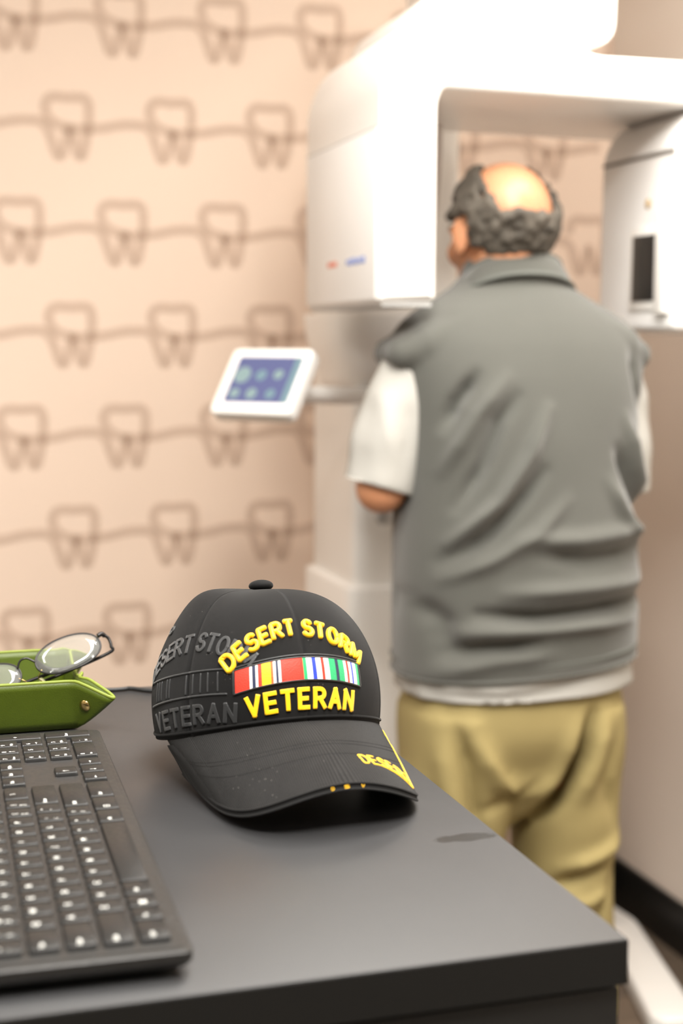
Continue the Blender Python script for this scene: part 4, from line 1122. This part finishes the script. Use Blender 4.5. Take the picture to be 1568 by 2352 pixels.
def wob(V, N_, amp, sc_, seed=0):
    r = np.random.default_rng(seed); out = V.copy(); g_ = np.zeros(len(V))
    for _ in range(7):
        k = r.normal(size=3)*sc_; g_ += np.sin(V@k+r.uniform(0, 6))/3
    return out+N_*(g_*amp)[:, None]

# shirt: tail below the vest, and short sleeves
tail = densify([(.822, 0, .0, .198, .150), (.836, 0, 0, .200, .153), (.88, 0, 0, .194, .144), (1.0, 0, 0.01, .175, .115), (1.2, 0, .012, .172, .112), (1.36, 0, .015, .175, .095), (1.42, 0, .018, .13, .075), (1.44, 0, .02, .095, .07)], 5)
sp = [rings(tail, 72, 2.3)]
sp.append(capsule([(-.178, .003, 1.365), (-.205, .0, 1.30), (-.228, .0, 1.225), (-.236, .002, 1.175)], [.052, .058, .061, .062], 20))
sp.append(capsule([(.165, .003, 1.365), (.180, .0, 1.30), (.186, .003, 1.225), (.190, .006, 1.165)], [.050, .053, .056, .056], 20))
V, F, N_ = fuse(sp, .006, 4)
V = wob(V, N_, .0022, 34, 3)
V = fold_field(V, N_, [([(-.19, .86), (-.08, .855), (.02, .875)], .006, .010), ([(-.19, .838), (-.05, .84), (.05, .855)], -.005, .010), ([(-.25, 1.33), (-.24, 1.22)], .004, .012), ([(-.21, 1.31), (-.215, 1.20)], -.004, .012)])
# sleeve ends and tail are pulled up level so that they end in straight hems
arm = (np.abs(V[:, 0]) > .1785) & (V[:, 2] > 1.05)
hem = np.where(V[:, 0] < 0, 1.154+(-V[:, 0]-.20)*.30, 1.148)
V[:, 2] = np.where(arm, np.maximum(V[:, 2], hem), np.maximum(V[:, 2], .834+V[:, 0]*.02))
mesh_obj('shirt', V, F, M['shirt'], man)
# collar of the shirt is hidden; vest
vs_ = densify([(.870, 0, .0, .202, .155), (.876, 0, 0, .206, .159), (.89, 0, 0, .207, .160), (.96, 0, 0, .207, .160), (1.05, 0, .002, .206, .160), (1.15, 0, .003, .203, .155), (1.25, 0, .004, .205, .148), (1.33, 0, .006, .213, .138), (1.385, 0, .010, .216, .124), (1.420, 0, .014, .203, .110), (1.447, 0, .020, .172, .098), (1.468, 0, .026, .136, .088), (1.487, 0, .032, .106, .080), (1.503, 0, .036, .088, .076), (1.516, 0, .040, .080, .073), (1.535, 0, .044, .077, .072)], 6)
vp_ = [rings(vs_, 96, 2.25)]
for yy in (-.034, -.012, .012, .034):
    k = 1-abs(yy)*4
    vp_.append(capsule([(-.10, yy, 1.405), (-.165, yy, 1.390), (-.214, yy, 1.372+.008*k)], [.050, .042, .020+.006*k], 16))
    vp_.append(capsule([(.10, yy, 1.405), (.160, yy, 1.390), (.196, yy, 1.372+.008*k)], [.050, .042, .020+.006*k], 16))
V, F, N_ = fuse(vp_, .0055, 5)
def U_(u, v): return ((u-1190)/1400/.955, CAM_H-(v-800)/1400)       # lateral, height
FL = [  # measured on the photograph, converted to metres on the back
 ([(-.165, 1.26), (-.150, 1.30), (-.120, 1.345)], -.008, .010), ([(-.165, 1.19), (-.120, 1.28), (-.075, 1.34)], .006, .012),
 ([(-.15, 1.13), (-.115, 1.20), (-.09, 1.27), (-.06, 1.31)], -.007, .011), ([(-.16, 1.07), (-.09, 1.14), (-.04, 1.22), (-.01, 1.29)], .008, .011),
 ([(-.17, 1.04), (-.11, 1.085), (-.06, 1.14), (-.02, 1.19)], -.008, .011), ([(-.17, 1.01), (-.10, 1.045), (-.03, 1.09), (.02, 1.14)], .005, .012),
 ([(.20, 1.09), (.16, 1.15), (.12, 1.22)], -.009, .012), ([(.20, 1.13), (.165, 1.19), (.14, 1.27)], .007, .012), ([(.18, 1.06), (.13, 1.12), (.10, 1.17)], .005, .012),
 ([(.19, 1.28), (.175, 1.33), (.165, 1.38)], -.006, .012),
 ([(-.03, 1.055), (.05, 1.042), (.17, 1.05)], -.007, .013), ([(-.06, 1.075), (.04, 1.075), (.18, 1.085)], .006, .014),
 ([(-.12, .955), (-.03, .950), (.08, .958), (.19, .965)], -.012, .011), ([(-.08, .990), (.04, .995), (.18, .998)], .007, .014),
 ([(-.16, .925), (-.05, .930), (.06, .933), (.15, .930)], .007, .012), ([(-.17, .895), (-.10, .905), (-.03, .908)], -.008, .011), ([(-.18, .865), (-.09, .885), (.0, .890)], .004, .013),
 ([(-.20, .97), (-.17, .94), (-.16, .90)], -.006, .018)]
V = wob(V, N_, .0015, 22, 5)
FL = [([(x, CAM_H-(CAM_H-z)*.955) for x, z in p], a*2.5, wd*.92) for p, a, wd in FL]
V = fold_field(V, N_, FL)
V[:, 2] += (V[:, 0]*.06-.002)*np.clip((.96-V[:, 2])/.08, 0, 1)
vest = mesh_obj('vest', V, F, M['vest'], man)
# trim: hem ridge, armhole binding, collar band
def loop_xy(z, a, b2, cx, cy, ex_=2.25, n=90, zf=None):
    out = []
    for j in range(n):
        t = 2*pi*j/n; c, s = cos(t), sin(t); x = cx+a*math.copysign(abs(c)**(2/ex_), c); y_ = cy+b2*math.copysign(abs(s)**(2/ex_), s)
        out.append((x, y_, z+(zf(x, y_) if zf else 0)))
    return out
tube('hem_band', loop_xy(.895, .2060, .1590, 0, 0, zf=lambda x, y_: x*.05-.002), .0032, M['vest_trim'], man, n=8, closed=True)
tube('hem_band', loop_xy(.875, .2045, .1575, 0, 0, zf=lambda x, y_: x*.06-.002), .0045, M['vest'], man, n=8, closed=True)
def cloop(a, b2, cy, z, dr): return loop_xy(z, a, b2, 0, cy, n=72, zf=lambda x, y_: -dr*(y_-cy+b2)/b2)
c0, c1, c2, c3 = cloop(.103, .086, .036, 1.508, .050), cloop(.096, .083, .038, 1.524, .044), cloop(.084, .078, .041, 1.540, .034), cloop(.079, .074, .042, 1.541, .034)
c4 = cloop(.080, .074, .040, 1.510, .046)
V = [p for c in (c0, c1, c2, c3, c4) for p in c]; F = [(i*72+j, i*72+(j+1) % 72, (i+1)*72+(j+1) % 72, (i+1)*72+j) for i in range(4) for j in range(72)]
mesh_obj('collar', V, F, M['vest'], man)
tube('collar_seam', cloop(.1045, .0870, .036, 1.507, .050), .0042, M['vest_trim'], man, n=8, closed=True)
tube('collar_edge', cloop(.0825, .0765, .0415, 1.541, .034), .0030, M['vest_trim'], man, n=8, closed=True)

# trousers
tr = [rings(densify([(.600, 0, 0, .035, .050), (.640, 0, 0, .085, .080), (.70, 0, 0, .150, .112), (.76, 0, -.003, .186, .135), (.82, 0, -.002, .187, .138), (.86, 0, 0, .176, .128), (.98, 0, 0, .165, .120)], 5), 72, 2.4)]
def leg(s, pts, rr): return capsule([Vector((p[0], p[1], p[2])) for p in pts], rr, 24)
LL = densify([(.80, -.095, -.002, .096, .128), (.72, -.098, -.002, .094, .118), (.65, -.100, 0, .095, .106), (.60, -.104, 0, .090, .100), (.50, -.110, .004, .082, .090), (.36, -.116, .0, .080, .086), (.22, -.122, -.008, .078, .083), (.10, -.126, -.010, .076, .082), (.045, -.126, -.008, .076, .086)], 6)
RL = densify([(.80, .100, -.002, .088, .126), (.72, .098, -.004, .090, .120), (.65, .097, -.002, .092, .108), (.60, .097, -.002, .088, .103), (.50, .100, .002, .083, .094), (.36, .108, .0, .080, .087), (.22, .118, -.008, .077, .083), (.10, .122, -.010, .075, .082), (.045, .122, -.008, .075, .086)], 6)
tr += [rings(LL[::-1], 48, 2.2), rings(RL[::-1], 48, 2.2)]
V, F, N_ = fuse(tr, .006, 4)
V = wob(V, N_, .003, 20, 9)
TFL = [
 ([(.085, .80), (.065, .72), (.035, .65), (.005, .60)], -.026, .011), ([(.075, .76), (.05, .69), (.02, .63)], -.012, .008), ([(.055, .79), (.03, .70), (-.01, .63)], .006, .016), ([(.11, .80), (.10, .72), (.07, .64)], .006, .018),
 ([(-.145, .79), (-.12, .70), (-.10, .62), (-.085, .58)], -.010, .012), ([(-.12, .78), (-.07, .70), (-.03, .675), (.03, .70)], .010, .018), ([(-.165, .78), (-.155, .70), (-.13, .60)], .006, .015),
 ([(-.09, .645), (-.04, .665), (.01, .70)], -.007, .012), ([(.04, .49), (.09, .515), (.15, .535)], -.009, .012), ([(.06, .53), (.12, .55), (.17, .57)], .007, .014), ([(.05, .46), (.11, .47), (.15, .49)], .006, .014),
 ([(.12, .40), (.135, .46), (.16, .51)], -.006, .010), ([(.10, .34), (.14, .35), (.18, .37)], .006, .012), ([(.10, .24), (.15, .22), (.19, .23)], -.006, .012), ([(.15, .60), (.12, .68), (.13, .76)], -.005, .014)]
V = fold_field(V, N_, [(p, a*1.9, wd) for p, a, wd in TFL])
mesh_obj('trousers', V, F, M['trousers'], man)
for s, cx in ((-1, -.130), (1, .126)):
    sh = [(-.100, .026, .030), (-.088, .036, .045), (-.05, .040, .055), (0, .041, .052), (.06, .045, .045), (.11, .048, .036), (.150, .044, .028), (.175, .030, .020), (.185, .012, .010)]
    V = []; F = []; n = 20
    for (y_, wx, hz) in sh:
        for j in range(n):
            t = 2*pi*j/n; V.append((cx+wx*cos(t), y_+.01, .024+max(sin(t)*hz, -.012)+.012))
    for i in range(len(sh)-1):
        for j in range(n): F.append((i*n+j, i*n+(j+1) % n, (i+1)*n+(j+1) % n, (i+1)*n+j))
    F.append(tuple(range(n))[::-1]); F.append(tuple((len(sh)-1)*n+j for j in range(n)))
    so = mesh_obj('shoe', V, F, M['shoe'], man)
    out = rounded([(cx-.030, -.092), (cx+.030, -.092), (cx+.050, .11), (cx+.020, .197), (cx-.020, .197), (cx-.050, .11)], .03, 4)
    extrude('sole', out, .0, .026, M['sole'], so, axis=2, bev=.004, seg=2)
